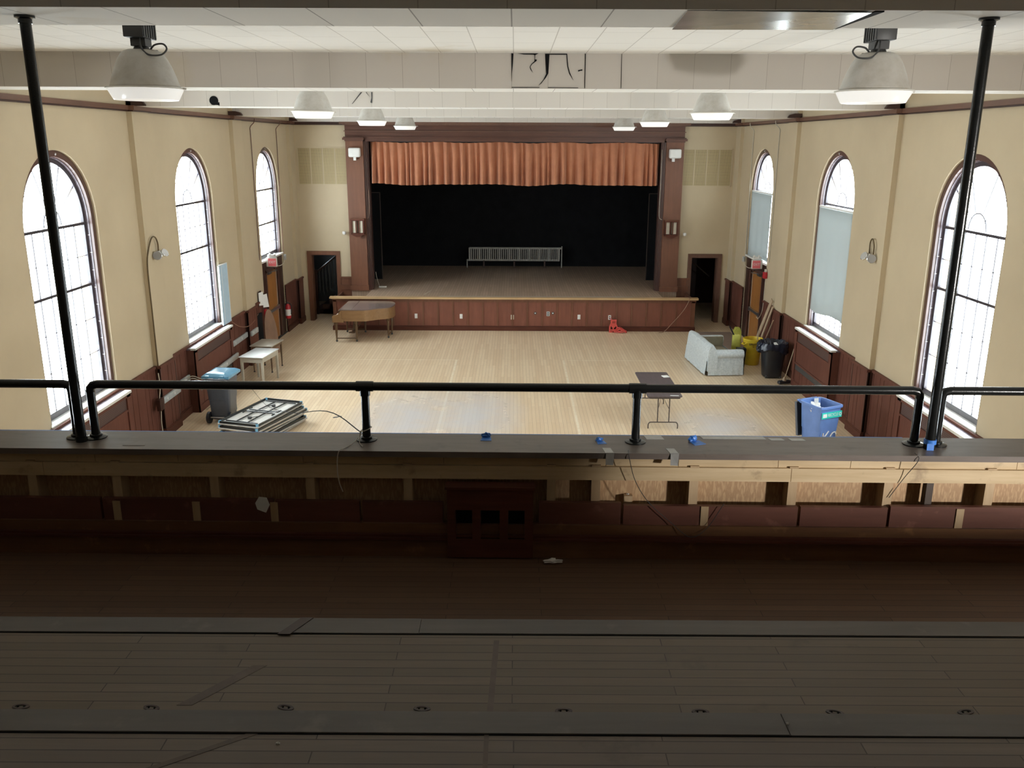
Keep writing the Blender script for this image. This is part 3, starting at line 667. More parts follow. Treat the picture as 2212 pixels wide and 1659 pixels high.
# ------------------------------------------------------------------ radiator covers under the windows
def radcover(s, cy, y0, y1, label):
    X = lambda d: s*(W-d)
    t = thing('radiator_cover', label, 'radiator cover', (0, 0, 0))
    b = MB(); b.box(X(0.03), y0, 0, X(0.215), y0+0.04, 1.42); b.box(X(0.03), y1-0.04, 0, X(0.215), y1, 1.42)
    b.box(X(0.19), y0, 0.0, X(0.225), y0+0.14, 1.42); b.box(X(0.19), y1-0.14, 0.0, X(0.225), y1, 1.42)
    b.box(X(0.19), y0, 1.36, X(0.225), y1, 1.42); b.box(X(0.19), y0, 1.10, X(0.22), y1, 1.14); b.box(X(0.19), y0, 0.58, X(0.22), y1, 0.62); b.box(X(0.19), y0, 0.0, X(0.23), y1, 0.15)
    y = y0+0.14; k = 0
    while y < y1-0.16:
        e = min(y+(0.34 if k % 2 else 0.2), y1-0.14); b.box(X(0.185), y+0.006, 0.15, X(0.205), e-0.006, 0.44); y = e; k += 1
    b.build('case', M['mahog'], t)
    MB().box(X(0.18), y0+0.14, 0.62, X(0.20), y1-0.14, 1.10).build('front_panel', M['mahog'], t)
    MB().box(X(0.18), y0+0.14, 1.14, X(0.20), y1-0.14, 1.36).build('upper_grille', M['radgrille'], t)
    MB().box(X(0.18), y0+0.14, 0.44, X(0.20), y1-0.14, 0.58).build('lower_grille', M['greydk'], t)
    MB().box(X(0.03), y0-0.02, 1.42, X(0.13), y1+0.02, 1.455).build('top_board', M['jamb'], t)
    MB().box(X(0.13), y0-0.02, 1.42, X(0.245), y1+0.02, 1.465).build('top_strip', M['offwhite'], t)  # pale colour stands for sky reflected in the brown varnish
radcover(-1, 13.97, 12.62, 15.10, 'brown radiator cover under the left window nearest the balcony')
radcover(-1, 19.88, 18.42, 20.98, 'brown radiator cover behind the blue lidded cart')
radcover(1, 13.97, 12.62, 15.10, 'brown radiator cover under the bare right window')
radcover(1, 19.88, 18.52, 21.02, 'brown radiator cover below the long roller shade')
# ================================================================== BALCONY
BEFORE = set(bpy.data.objects)
T0, T1, T2, T3 = 3.44, 3.68, 3.89, 4.10
bt = thing('balcony_floor', 'stepped plank floor of the balcony', 'floor', kind='structure')
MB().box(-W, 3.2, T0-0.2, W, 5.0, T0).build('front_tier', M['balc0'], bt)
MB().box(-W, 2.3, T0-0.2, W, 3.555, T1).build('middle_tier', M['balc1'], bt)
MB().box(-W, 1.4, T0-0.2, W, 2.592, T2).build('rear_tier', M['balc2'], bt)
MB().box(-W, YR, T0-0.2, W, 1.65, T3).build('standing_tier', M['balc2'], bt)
b = MB(); b.box(-W, 3.447, T1-0.03, -0.42, 3.570, T1+0.006); b.box(-0.417, 3.450, T1-0.03, W, 3.570, T1+0.005); b.build('middle_nosing', M['nosing'], bt)
b = MB(); b.box(-W, 2.492, T2-0.03, 0.93, 2.606, T2+0.006); b.box(0.934, 2.490, T2-0.03, W, 2.606, T2+0.005); b.build('rear_nosing', M['nosing'], bt)
b = MB(); b.box(-W, 3.441, T1-0.03, W, 3.4475, T1+0.001); b.box(-W, 2.486, T2-0.03, W, 2.4925, T2+0.001); b.build('nosing_gap', M['blackmat'], bt)
# scars left on the boards by old dividers
b = MB()
for z, pts in ((T1, [(-1.02,3.43,-0.945,3.57,0.028)]), ):
    for x0, y0, x1, y1, w in pts: b.hexa([(x0-w,y0,z+.004),(x0+w,y0,z+.004),(x1+w,y1,z+.004),(x1-w,y1,z+.004)], [(x0-w,y0,z+.009),(x0+w,y0,z+.009),(x1+w,y1,z+.009),(x1-w,y1,z+.009)])
b.build('dark_scar', M['dkbrown'], bt)
b = MB()
for x0, y0, x1, y1, w in ((-1.28, 2.93, -1.06, 3.20, 0.03), (-0.085, 2.90, -0.07, 3.40, 0.012)):
    b.hexa([(x0-w,y0,T1-.01),(x0+w,y0,T1-.01),(x1+w,y1,T1-.01),(x1-w,y1,T1-.01)], [(x0-w,y0,T1+.0012),(x0+w,y0,T1+.0012),(x1+w,y1,T1+.0012),(x1-w,y1,T1+.0012)])
for x0, y0, x1, y1, w in ((-1.17, 2.30, -0.87, 2.488, 0.02), (-0.085, 2.30, -0.085, 2.488, 0.008)):
    b.hexa([(x0-w,y0,T2-.01),(x0+w,y0,T2-.01),(x1+w,y1,T2-.01),(x1-w,y1,T2-.01)], [(x0-w,y0,T2+.0012),(x0+w,y0,T2+.0012),(x1+w,y1,T2+.0012),(x1-w,y1,T2+.0012)])
b.build('old_stain', plain('floor_stain', (0.13, 0.095, 0.075), 0.5, 0.2, 12), bt)
# worn seat anchor plates, one row
base = None
xs = [-1.91, -1.40, -0.88, -0.35, 0.20, 0.73, 1.25, 1.76]
wl = ['first seat anchor plate mark from the left on the floorboards', 'second seat anchor plate mark from the left on the floorboards', 'third seat anchor plate mark from the left on the floorboards',
      'fourth seat anchor plate mark from the left on the floorboards', 'fourth seat anchor plate mark from the right on the floorboards', 'third seat anchor plate mark from the right on the floorboards',
      'second seat anchor plate mark from the right on the floorboards', 'first seat anchor plate mark from the right on the floorboards']
for i, x in enumerate(xs):
    if base is None:
        base = thing('seat_anchor_plate', wl[0], 'floor plate', (x, 2.915, T1), 0, 'seat anchor plates on the middle tier')
        b = MB(); oo = [(0.034*math.cos(2*PI*k/20), 0.016*math.sin(2*PI*k/20)) for k in range(20)]; ii = [(0.022*math.cos(2*PI*k/20), 0.009*math.sin(2*PI*k/20)) for k in range(20)]
        b.ring(oo, ii, 0.0, 0.003, 'z', closed=True); b.build('ring_mark', M['dkbrown'], base)
        b = MB(); b.lathe([(0.004, 0), (0.004, 0.003)], 8, (-0.012, 0, 0)); b.lathe([(0.004, 0), (0.004, 0.003)], 8, (0.012, 0.001, 0)); b.build('screw_hole', M['blackmat'], base)
    else: copy_tree(base, (x, 2.915+0.01*random.uniform(-1, 1), T1), random.uniform(-0.3, 0.3), wl[i])
# parapet
pa = thing('balcony_parapet', 'open framed balcony parapet with a dusty brown cap', 'parapet', kind='structure')
b = MB(); b.box(-W, 4.70, 4.045, W, 4.966, 4.08); b.box(-W, 4.969, 4.045, W, 5.02, 4.079); b.build('cap_board', M['cap'], pa)
MB().box(-W, 4.995, 4.0, W, 5.035, 4.075).build('cap_edge', M['mahog_lh'], pa)
b = MB(); x = -W; rnd = random.Random(11)
while x < W:
    e = min(x+rnd.uniform(0.35, 1.1), W); b.box(x, 4.755, 3.965, e-0.003, 4.83, 4.046); x = e
b.build('filler_strip', M['lumber_h'], pa)
b = MB(); x = -W
for e in (-2.75, 1.615, W): b.box(x, 4.735, 3.90, e-0.003, 4.775, 3.982); x = e
b.build('top_rail', M['lumber_h'], pa)
MB().box(-W, 4.84, 2.9, W, 4.87, 4.045).build('plywood_panel', M['ply'], pa)
MB().box(-W, 4.87, 2.9, W, 5.0, 4.045).build('front_skin', M['mahog_lh'], pa)
for k, x in enumerate([-6.6, -6.05, -5.5, -4.95, -4.4, -3.85, -3.3, -2.83, -2.33, -1.755, -1.19, -0.615, 0.225, 0.485, 1.055, 1.63, 2.185, 2.77, 3.3, 3.85, 4.4, 4.95, 5.5, 6.05, 6.6]):
    MB().box(x-0.026, 4.74, 3.48, x+0.026, 4.842, 3.99).build('stud', M['stud'], pa)
# lower boards with gaps, one piece each
edges = [-W, -4.6, -3.4, -2.42, -1.40, -0.89, -0.40, 0.145, 0.64, 1.67, 2.19, 3.3, 4.6, 5.9, W]
for a, e in zip(edges, edges[1:]):
    if abs(a+0.40) < 0.01: continue
    g = 0.008
    MB().box(a+g, 4.705, 3.58, e-g, 4.735, 3.762+0.008*math.sin(a*7)).build('lower_board', M['lowboard'], pa)
MB().box(-W, 4.688, 3.545, W, 4.735, 3.635).build('lower_rail', M['lowrail'], pa)
b = MB()
for x in (-2.33, -1.86, -1.40, 1.12, 2.60): b.box(x-0.022, 4.699, 3.62, x+0.022, 4.7055, 3.755)
b.build('bare_wood_strip', M['stud'], pa)
b = MB(); b.mats.append(None); b.box(-W, 4.675, 3.43, W, 4.735, 3.545, 'lowrail'); b.box(-W, 4.655, 3.545, W, 4.735, 3.56); b.box(-W, 4.665, 3.56, W, 4.735, 3.575); b.build('base_moulding', M['mahog_h'], pa)
b = MB(); b.box(2.43, 4.760, 4.0, 2.47, 4.766, 4.05); b.box(2.41, 4.75, 3.50, 2.45, 4.80, 3.95, 'tubebrown'); b.build('notch', M['blackmat'], pa)
# cabinet with three dark slots set among the lower boards
t = thing('slotted_cabinet', 'dark low cabinet with three openings set in the parapet', 'cabinet', (-0.13, 4.62, T0))
b = MB(); b.box(-0.25, 0.03, 0.0, 0.25, 0.10, 0.12); b.box(-0.25, 0.03, 0.30, 0.25, 0.10, 0.43)
for x in (-0.25, -0.105, 0.055, 0.20): b.box(x, 0.03, 0.12, x+0.05, 0.10, 0.30)
b.box(-0.26, 0.02, 0.43, 0.26, 0.11, 0.445); b.build('face_frame', M['mahog_h'], t)
MB().box(-0.25, 0.085, 0.0, 0.25, 0.10, 0.43).build('dark_back', M['blackmat'], t)
# railings
def railing(label, x0, x1, posts, elbow):
    t = thing('pipe_railing', label, 'railing', ((x0+x1)/2, 4.90, 4.08)); cx = (x0+x1)/2; zt = 0.331; r = 0.0255
    pts = []
    if elbow[0]: pts += [(x0-cx, 0, zt-0.045), (x0-cx+0.003, 0, zt-0.022), (x0-cx+0.016, 0, zt-0.007), (x0-cx+0.045, 0, zt)]
    else: pts += [(x0-cx, 0, zt)]
    if elbow[1]: pts += [(x1-cx-0.045, 0, zt), (x1-cx-0.016, 0, zt-0.007), (x1-cx-0.003, 0, zt-0.022), (x1-cx, 0, zt-0.045)]
    else: pts += [(x1-cx, 0, zt)]
    MB().tube(pts, r, 16).build('top_rail', M['black'], t)
    for x in posts:
        p = MB().cyl((x-cx, 0, 0.0), (x-cx, 0, zt-(0.04 if x in (x0, x1) else 0.02)), r*0.97, 16).build('post', M['black'], t)
        b = MB(); b.lathe([(0.062, 0), (0.062, 0.006), (0.05, 0.010), (0.036, 0.013), (0.036, 0.022), (0.03, 0.026)], 24, (x-cx, 0, 0)); b.build('flange', M['black'], p)
        if x not in (x0, x1):
            b = MB(); b.cyl((x-cx-0.05, 0, zt), (x-cx+0.05, 0, zt), 0.031, 16); b.cyl((x-cx, 0, zt-0.055), (x-cx, 0, zt), 0.031, 16); b.build('tee_fitting', M['black'], p)
    return t
railing('black pipe railing across the middle of the balcony front', -2.50, 2.37, (-2.50, -0.875, 0.725, 2.37), (1, 1))
railing('black pipe railing left of the leftmost pole', -W+0.03, -2.612, (-6.2, -4.4, -2.612), (0, 1))
railing('black pipe railing right of the rightmost pole', 2.50, W-0.03, (2.50, 4.3, 6.1), (1, 0))
for x, lab in ((-2.553, 'tall black pipe pole on the left of the balcony'), (2.432, 'tall black pipe pole on the right of the balcony')):
    t = thing('support_pole', lab, 'pole', (x, 4.83, 4.08))
    MB().cyl((0, 0, 0), (0, 0, 2.34), 0.0285, 16).build('pipe', M['black'], t)
    b = MB(); b.cyl((0, 0, 0), (0, 0, 0.03), 0.033, 16); b.build('collar', M['black'], t)
    b = MB(); b.lathe([(0.034, 2.30), (0.034, 2.322), (0.05, 2.328), (0.05, 2.34)], 20); b.build('ceiling_flange', M['black'], t)
MB().cyl((0, 0, 0), (0, 0, 0.035), 0.036, 16).build('x') if False else None
# tapes, strings and litter on the cap
def flat_piece(name, label, cat, poly, z, h, mat, group=None, curl=None):
    o = MB().prism(poly, 0, h, 'z').build(name, M[mat], None, (0, 0, z)); return tag(o, label, cat, group)
def crumple(name, label, cat, loc, sx, sy, sz, mat, seed, group=None):
    rnd = random.Random(seed); bm = bmesh.new(); bmesh.ops.create_icosphere(bm, subdivisions=3, radius=1.0)
    for v in bm.verts:
        k = 0.62+0.38*math.sin(5*v.co.x+seed)*math.cos(4*v.co.y-seed)+rnd.uniform(-0.22, 0.22)
        v.co = Vector((v.co.x*sx*k, v.co.y*sy*k, max(v.co.z*sz*k, -sz*0.55)))
    for v in bm.verts: v.co.z += sz*0.55
    b = MB(); b.bm(bm, None, False); o = b.build(name, M[mat], None, loc); return tag(o, label, cat, group)
for i, (x, y, lab) in enumerate(((-0.165, 4.955, 'leftmost blue tape scrap on the parapet cap'), (0.515, 4.905, 'small blue tape scrap left of the middle right post'), (1.075, 4.92, 'largest crumpled blue tape scrap on the cap'))):
    t = thing('blue_tape_scrap', lab, 'tape', (x, y, 4.08), 0.2*i, 'blue tape scraps on the cap')
    k = (1.15, 0.95, 1.35)[i]
    b = MB(); b.hexa([(-0.027*k, -0.05*k, 0), (0.03*k, -0.052*k, 0), (0.026*k, 0.0, 0), (-0.02*k, 0.004, 0)], [(-0.027*k, -0.05*k, 0.002), (0.03*k, -0.052*k, 0.002), (0.026*k, 0.0, 0.003), (-0.02*k, 0.004, 0.003)]); b.build('stuck_flap', M['bluetape'], t)
    rnd = random.Random(40+i); bm = bmesh.new(); bmesh.ops.create_icosphere(bm, subdivisions=2, radius=1)
    for v in bm.verts: kk = 0.75+rnd.uniform(-0.2, 0.25); v.co = Vector((v.co.x*0.03*k*kk, v.co.y*0.014*k*kk+0.008, max(v.co.z, -0.4)*0.022*k*kk+0.009*k))
    MB().bm(bm).build('crumpled_part', M['bluetape'], t)
for i, (x, lab) in enumerate(((0.555, 'silver duct tape strip folded over the cap left of post'), (0.925, 'silver duct tape strip folded over the cap right of post'))):
    t = thing('duct_tape_strip', lab, 'tape', (x, 4.70, 4.08), 0, 'duct tape folded over the cap edge')
    b = MB(); b.hexa([(-0.024, -0.004, 0), (0.024, -0.004, 0), (0.012, 0.085, 0), (-0.036, 0.085, 0)], [(-0.024, -0.004, 0.003), (0.024, -0.004, 0.003), (0.012, 0.085, 0.002), (-0.036, 0.085, 0.002)]); b.build('top_part', M['ducttape'], t)
    b = MB(); b.hexa([(-0.024, -0.022, -0.062), (0.02, -0.020, -0.066), (0.026, -0.002, 0.003), (-0.022, -0.002, 0.003)], [(-0.022, -0.018, -0.060), (0.02, -0.017, -0.062), (0.026, 0.0, 0.004), (-0.022, 0.0, 0.004)]); b.build('hanging_part', M['ducttape'], t)
for x0, x1, y0, y1, mat, lab in ((0.80, 0.905, 4.945, 5.018, 'ducttape', 'short silver tape patch beside the crumpled blue tape'), (1.14, 1.52, 4.962, 5.018, 'ducttape', 'long silver tape strip on the cap edge'),
                            (1.545, 1.625, 4.948, 4.985, 'ducttape', 'grey tape square right of the long silver strip'), (1.665, 1.75, 4.945, 4.985, 'ducttape', 'last grey tape square toward the right post'),
                            (-2.28, -2.15, 4.76, 4.80, 'cap', 'faded tape remnant near the left pole base')):
    flat_piece('tape_patch', lab, 'tape', [(x0, y0), (x1, y0+0.002), (x1-0.01, y1), (x0-0.01, y1)], 4.08, 0.0015, mat, 'tape patches on the cap')
o = MB().box(-W+0.1, 5.018, 4.0755, 2.36, 5.0365, 4.0775).build('tape_line', M['bluetape']); tag(o, 'long thin blue tape line along the hall edge of the cap', 'tape')
t = thing('blue_tape_wrap', 'blue tape wrapped around the foot of the right pole', 'tape', (2.432, 4.83, 4.08)); MB().cyl((0, 0, 0.031), (0, 0, 0.058), 0.0345, 16).build('wrap', M['bluetape'], t); MB().hexa([(-0.03, -0.036, 0.0), (0.01, -0.037, 0.0), (0.01, -0.034, 0.04), (-0.03, -0.033, 0.04)], [(-0.03, -0.033, 0.0), (0.01, -0.034, 0.0), (0.01, -0.031, 0.04), (-0.03, -0.030, 0.04)]).build('loose_end', M['bluetape'], t)
t = thing('white_string', 'white string knotted round the railing post and hanging down', 'string', (-0.875, 4.90, 4.08))
b = MB(); b.tube([(0.031*math.cos(2*PI*k/20), 0.031*math.sin(2*PI*k/20), 0.068+0.012*math.cos(2*PI*k/20)) for k in range(20)], 0.0032, 6, closed=True)
b.build('loop', M['string'], t)
b = MB(); b.tube(smoothpath([(-0.030, -0.012, 0.06), (-0.045, -0.05, 0.025), (-0.075, -0.11, 0.006), (-0.105, -0.17, 0.004), (-0.125, -0.205, 0.0), (-0.135, -0.214, -0.05), (-0.137, -0.216, -0.12), (-0.13, -0.214, -0.19), (-0.112, -0.216, -0.245)], 5), 0.003, 6)
b.build('long_end', M['string'], t)
b = MB(); b.tube(smoothpath([(-0.030, -0.012, 0.058), (-0.033, -0.05, 0.02), (-0.025, -0.09, 0.006), (0.0, -0.135, 0.004)], 5), 0.003, 6); b.build('short_end', M['string'], t)
t = thing('thin_wire', 'thin dark wire sagging from the railing post to the hall floor', 'wire', (-0.9, 4.97, 4.082))
MB().tube(smoothpath([(0, 0, 0.004), (-0.6, 1.6, -0.35), (-1.9, 5.2, -1.5), (-3.8, 10.4, -3.0), (-5.65, 15.3, -4.078)], 6), 0.004, 5).build('strand', M['blackmat'], t)
for i, (x0, x1) in enumerate(((0.665, 1.04), (2.31, 2.19))):
    t = thing('hanging_wire', ('dark wire draped from the cap over the lower boards', 'dark wire draped under the right railing post')[i], 'wire', (x0, 4.69, 4.06))
    if i == 0: pts = [(0, 0.05, 0.024), (0, -0.006, 0.0), (0.04, 0.0, -0.14), (0.12, -0.006, -0.27), (0.26, -0.01, -0.40), (0.37, -0.04, -0.475), (0.47, -0.012, -0.43), (0.56, -0.004, -0.28)]
    else: pts = [(0, 0.05, 0.024), (0, -0.006, 0.0), (-0.05, 0.03, -0.12), (-0.12, 0.04, -0.25)]
    MB().tube(smoothpath(pts, 6), 0.0022, 5).build('strand', M['greydk'], t)
o = MB().prism([(0, 0), (0.05, -0.02), (0.075, 0.03), (0.06, 0.075), (0.015, 0.08), (-0.01, 0.04)], 0, 0.002, 'y').build('paper_scrap', M['paper'], None, (-1.50, 4.701, 3.71)); tag(o, 'torn white paper scrap caught on a dark parapet board', 'paper')
crumple('paper_scrap', 'crumpled pale paper lying at the foot of the parapet', 'paper', (0.24, 4.60, T0), 0.075, 0.02, 0.016, 'paper', 5)
crumple('paper_crumb', 'tiny white chip on the rear tier nosing', 'crumb', (0.94, 2.545, T2+0.006), 0.008, 0.006, 0.006, 'paper', 6)
crumple('paper_crumb', 'tiny white chip on the left of the rear tier', 'crumb', (-0.77, 2.44, T2), 0.009, 0.006, 0.005, 'paper', 8)
crumple('paper_crumb', 'white plaster crumb inside the lit parapet bay', 'crumb', (0.685, 4.82, 3.775), 0.012, 0.012, 0.012, 'paper', 9)
MB().box(0.66, 4.80, 3.70, 0.71, 4.84, 3.775).build('blocking', M['stud'], pa)

# the whole balcony front stands very slightly askew to the hall
AS = R(-0.63); RM = Matrix.Rotation(AS, 4, 'Z')
for o in [o for o in bpy.data.objects if o not in BEFORE and o.parent is None and not o.name.startswith(('balcony_floor', 'seat_anchor_plate', 'paper_crumb'))]:
    p = RM @ (Vector(o.location)-Vector((0, 4.9, 0))) + Vector((0, 4.9, 0.010)); o.location = p; o.rotation_euler.rotate_axis('Z', AS) if o.rotation_euler.x == 0 and o.rotation_euler.y == 0 else o.rotation_euler.rotate(RM.to_euler())
# ================================================================== LAMPS
def lamp(x, y, label, cable):
    t = thing('high_bay_lamp', label, 'ceiling lamp', (x, y, ZC), 0, 'high bay lamps under the hall ceiling')
    b = MB(); b.rbox(-0.085, -0.15, -0.155, 0.085, 0.15, -0.02, 0.006); b.box(-0.06, -0.08, -0.03, 0.06, 0.08, 0.0)
    for k in range(6): b.box(0.083, -0.14+k*0.05, -0.15, 0.092, -0.12+k*0.05, -0.025); b.box(-0.092, -0.14+k*0.05, -0.15, -0.083, -0.12+k*0.05, -0.025)
    b.build('ballast_box', M['greydk'], t)
    b = MB(); b.box(-0.065, -0.07, -0.22, 0.065, 0.07, -0.15); b.lathe([(0.10, -0.262), (0.075, -0.25), (0.06, -0.22), (0.06, -0.20)], 20); b.box(-0.14, -0.012, -0.262, 0.14, 0.012, -0.25); b.build('socket_housing', M['greydk'], t)
    b = MB(); prof = [(0.12, -0.252), (0.15, -0.262), (0.178, -0.285), (0.205, -0.325), (0.232, -0.38), (0.256, -0.44), (0.276, -0.50), (0.292, -0.55), (0.300, -0.565)]
    b.lathe(prof, 36, caps=False); o = b.build('reflector', M['lampshade'], t); md = o.modifiers.new('solid', 'SOLIDIFY'); md.thickness = 0.004
    b = MB(); b.lathe([(0.305, -0.562), (0.338, -0.565), (0.338, -0.575), (0.30, -0.578)], 36); b.cyl((0.335, 0, -0.57), (0.365, 0, -0.575), 0.008, 8); b.build('rim', M['offwhite'], t)
    b = MB(); b.lathe([(0.322, -0.578), (0.318, -0.59), (0.278, -0.665), (0.27, -0.672), (0.0, -0.674)], 36, caps=False); b.build('lens', M['lens'], t)
    if cable:
        s = cable
        MB().tube(smoothpath([(s*0.03, -0.10, -0.155), (s*0.05, -0.13, -0.24), (s*0.12, -0.16, -0.30), (s*0.22, -0.14, -0.30), (s*0.26, -0.10, -0.25), (s*0.22, -0.07, -0.205), (s*0.14, -0.05, -0.21), (s*0.09, -0.03, -0.245)], 6), 0.008, 8).build('flex_cable', M['greydk'], t)
    return t
for x, y, lab, c in ((-3.31, 8.2, 'nearest grey bell lamp hanging over the left side', 1), (3.21, 8.2, 'nearest grey bell lamp hanging over the right side', -1)):
    lamp(x, y, lab, c)
l2 = lamp(-3.13, 14.1, 'second bell lamp from the balcony in the left row', 0)
for x, y, lab in ((-3.15, 20.0, 'third bell lamp from the balcony in the left row'), (-3.15, 26.0, 'bell lamp nearest the stage in the left row'), (3.05, 14.1, 'second bell lamp from the balcony in the right row'),
                  (3.08, 20.0, 'third bell lamp from the balcony in the right row'), (3.13, 26.0, 'bell lamp nearest the stage in the right row')):
    copy_tree(l2, (x, y, ZC), None, lab)
# emergency flood lamps with goosenecks on the pilasters
for s in (-1, 1):
    t = thing('flood_lamp', f'twin emergency flood lamp with bent conduit on the {"left" if s < 0 else "right"} wall', 'wall lamp', (s*(W-0.10), 17.2, 3.70))
    i = -s
    b = MB(); b.rbox(0, -0.14, -0.10, i*0.07, 0.14, 0.02, 0.008); b.build('lamp_box', M['offwhite'], t)
    for yy in (-0.11, 0.13):
        h = MB(); h.lathe([(0.03, 0), (0.085, 0.05), (0.09, 0.075), (0.08, 0.085)], 20, caps=True); o = h.build('lamp_head', M['chrome'], t, (i*0.07, yy, -0.06)); o.rotation_euler = (R(70)*(1 if yy < 0 else 0.2), R(60)*i, 0)
    if s < 0: pts = [(i*0.04, 0.02, 0.02), (i*0.05, 0.0, 0.17), (i*0.06, -0.12, 0.30), (i*0.05, -0.27, 0.30), (i*0.02, -0.40, 0.08), (0.0, -0.475, -0.25), (0.0, -0.48, -1.2), (0.0, -0.48, -2.2)]
    else: pts = [(i*0.04, -0.10, 0.02), (i*0.05, -0.12, 0.20), (i*0.05, -0.02, 0.32), (i*0.04, 0.10, 0.24), (i*0.03, 0.12, 0.02)]
    MB().tube(smoothpath(pts, 6), 0.014, 8).build('conduit', M['copper'], t)
# ================================================================== WALL FITTINGS AT THE STAGE
for s in (-1, 1):
    nm = 'left' if s < 0 else 'right'
    t = thing('wall_grille', f'perforated cream ventilation grille {nm} of the stage', 'vent grille', (s*6.175, YB, 5.06))
    MB().box(-0.79, -0.02, -0.56, 0.79, 0.0, 0.56).build('perforated_sheet', M['ventperf'], t)
    b = MB()
    for k in range(1, 4): b.box(-0.79+k*0.395-0.014, -0.028, -0.56, -0.79+k*0.395+0.014, -0.018, 0.56)
    b.box(-0.82, -0.025, 0.56, 0.82, 0.0, 0.585); b.box(-0.82, -0.025, -0.585, 0.82, 0.0, -0.56); b.box(-0.82, -0.025, -0.585, -0.79, 0.0, 0.585); b.box(0.79, -0.025, -0.585, 0.82, 0.0, 0.585)
    b.build('frame', M['wall'], t)
    t = thing('white_speaker_box', f'white box with short stem on the {nm} stage column', 'wall box', (s*5.10, 28.69, 5.48))
    MB().rbox(-0.19, -0.20, -0.13, 0.19, 0.0, 0.16, 0.05, seg=3).build('body', M['white'], t)
    MB().box(-0.04 if s < 0 else -0.09, -0.12, -0.23, 0.045 if s < 0 else -0.005, -0.04, -0.12).build('stem', M['white'], t)
    t = thing('slatted_lantern', f'dark slatted lantern box on the {nm} stage column', 'wall lantern', (s*5.09, 28.69, 3.16))
    b = MB(); b.box(-0.23, -0.22, 0.20, 0.23, 0, 0.25); b.box(-0.22, -0.20, -0.25, 0.22, 0, -0.20)
    for x in (-0.22, 0.17): b.box(x, -0.20, -0.22, x+0.05, -0.15, 0.22); b.box(x, -0.05, -0.22, x+0.05, 0, 0.22)
    for x in (-0.06, 0.025): b.box(x, -0.20, -0.22, x+0.035, -0.17, 0.22)
    b.prism([(-0.20, -0.25), (0.20, -0.25), (0.05, -0.33), (-0.05, -0.33)], -0.18, -0.01, 'y')
    b.build('slatted_case', M['mahog_h'], t)
    b = MB(); b.box(-0.165, -0.155, -0.19, -0.015, -0.14, 0.19); b.box(0.015, -0.155, -0.19, 0.165, -0.14, 0.19); b.build('pale_pane', M['cordwhite'], t)
    MB().box(-0.235, -0.225, 0.25, 0.235, 0.0, 0.262).build('lid', M['mahog_l'], t)
    t = thing('round_wall_lamp', f'small white round lamp on an arm by the {nm} column', 'wall lamp', (s*5.62, YB, 2.95))
    MB().cyl((0, 0, -0.02), (-s*0.05, -0.16, 0.0), 0.018, 8).build('arm', M['offwhite'], t)
    MB().lathe([(0.045, -0.05), (0.06, -0.02), (0.06, 0.03), (0.045, 0.05)], 18, (-s*0.055, -0.18, 0.0)).build('globe', M['white'], t)
t = thing('speaker_wire', 'thin pale wire running down the right stage column', 'wire', (4.80, 28.66, 3.42))
MB().tube(smoothpath([(0.0, 0, 0), (-0.08, 0.02, 0.05), (-0.10, 0.06, 0.3), (-0.09, 0.10, 1.0), (-0.09, 0.12, 2.2)], 5), 0.007, 6).build('strand', M['cordwhite'], t)
t = thing('speaker_wire', 'thin pale wire beside the left slatted lantern', 'wire', (-4.80, 28.66, 3.42))
MB().tube(smoothpath([(0.0, 0, 0), (0.06, 0.02, 0.05), (0.08, 0.06, 0.3), (0.08, 0.10, 0.9)], 5), 0.006, 6).build('strand', M['cordtan'], t)
# outlets on the stage front
ol = [(-3.13, 0.46, 'first white outlet plate from the left on the stage front', 'w'), (-1.69, 0.455, 'second white outlet plate from the left on the stage front', 'w'), (-0.05, 0.435, 'brass toned outlet plate at the middle of the stage front', 'b'),
      (1.09, 0.55, 'steel outlet plate between two round sockets', 's'), (2.08, 0.45, 'white outlet plate left of the red cord caddy', 'w'), (3.06, 0.44, 'white outlet plate above the red cord caddy', 'w')]
for x, z, lab, k in ol:
    t = thing('outlet_plate', lab, 'outlet', (x, 27.362, z), 0, 'outlet plates on the stage front')
    w = 0.045 if k == 'w' else 0.05
    MB().rbox(-w, -0.012, -0.075, w, 0.0, 0.075, 0.004).build('plate', M['white'] if k == 'w' else (M['cordwhite'] if k == 'b' else M['grey']), t)
    if k != 'w' or x > 3: 
        for zz in (-0.03, 0.03): MB().box(-0.018, -0.015, zz-0.017, 0.018, -0.010, zz+0.017).build('socket', M['greydk'], t)
for x, lab in ((0.68, 'round socket left of the steel outlet plate'), (1.24, 'round socket right of the steel outlet plate')):
    t = thing('round_socket', lab, 'outlet', (x, 27.362, 0.57)); b = MB(); b.lathe([(0.045, 0), (0.045, 0.012), (0.03, 0.018)], 18); o = b.build('ring', M['greydk'], t); o.rotation_euler = (R(90), 0, 0)
    b = MB(); b.lathe([(0.02, 0), (0.02, 0.022)], 12); o = b.build('cap', M['white'], t); o.rotation_euler = (R(90), 0, 0)
t = thing('extension_cord', 'tan cord hanging down the right end of the stage front', 'cord', (5.56, 27.25, 1.08))
MB().tube(smoothpath([(0.02, 0.12, 0.008), (0.0, -0.02, -0.01), (-0.10, -0.03, -0.25), (-0.28, -0.02, -0.52), (-0.52, -0.02, -0.80), (-0.70, -0.05, -1.0), (-0.82, -0.10, -1.068), (-0.95, -0.14, -1.072)], 6), 0.011, 7).build('cable', M['cordtan'], t)
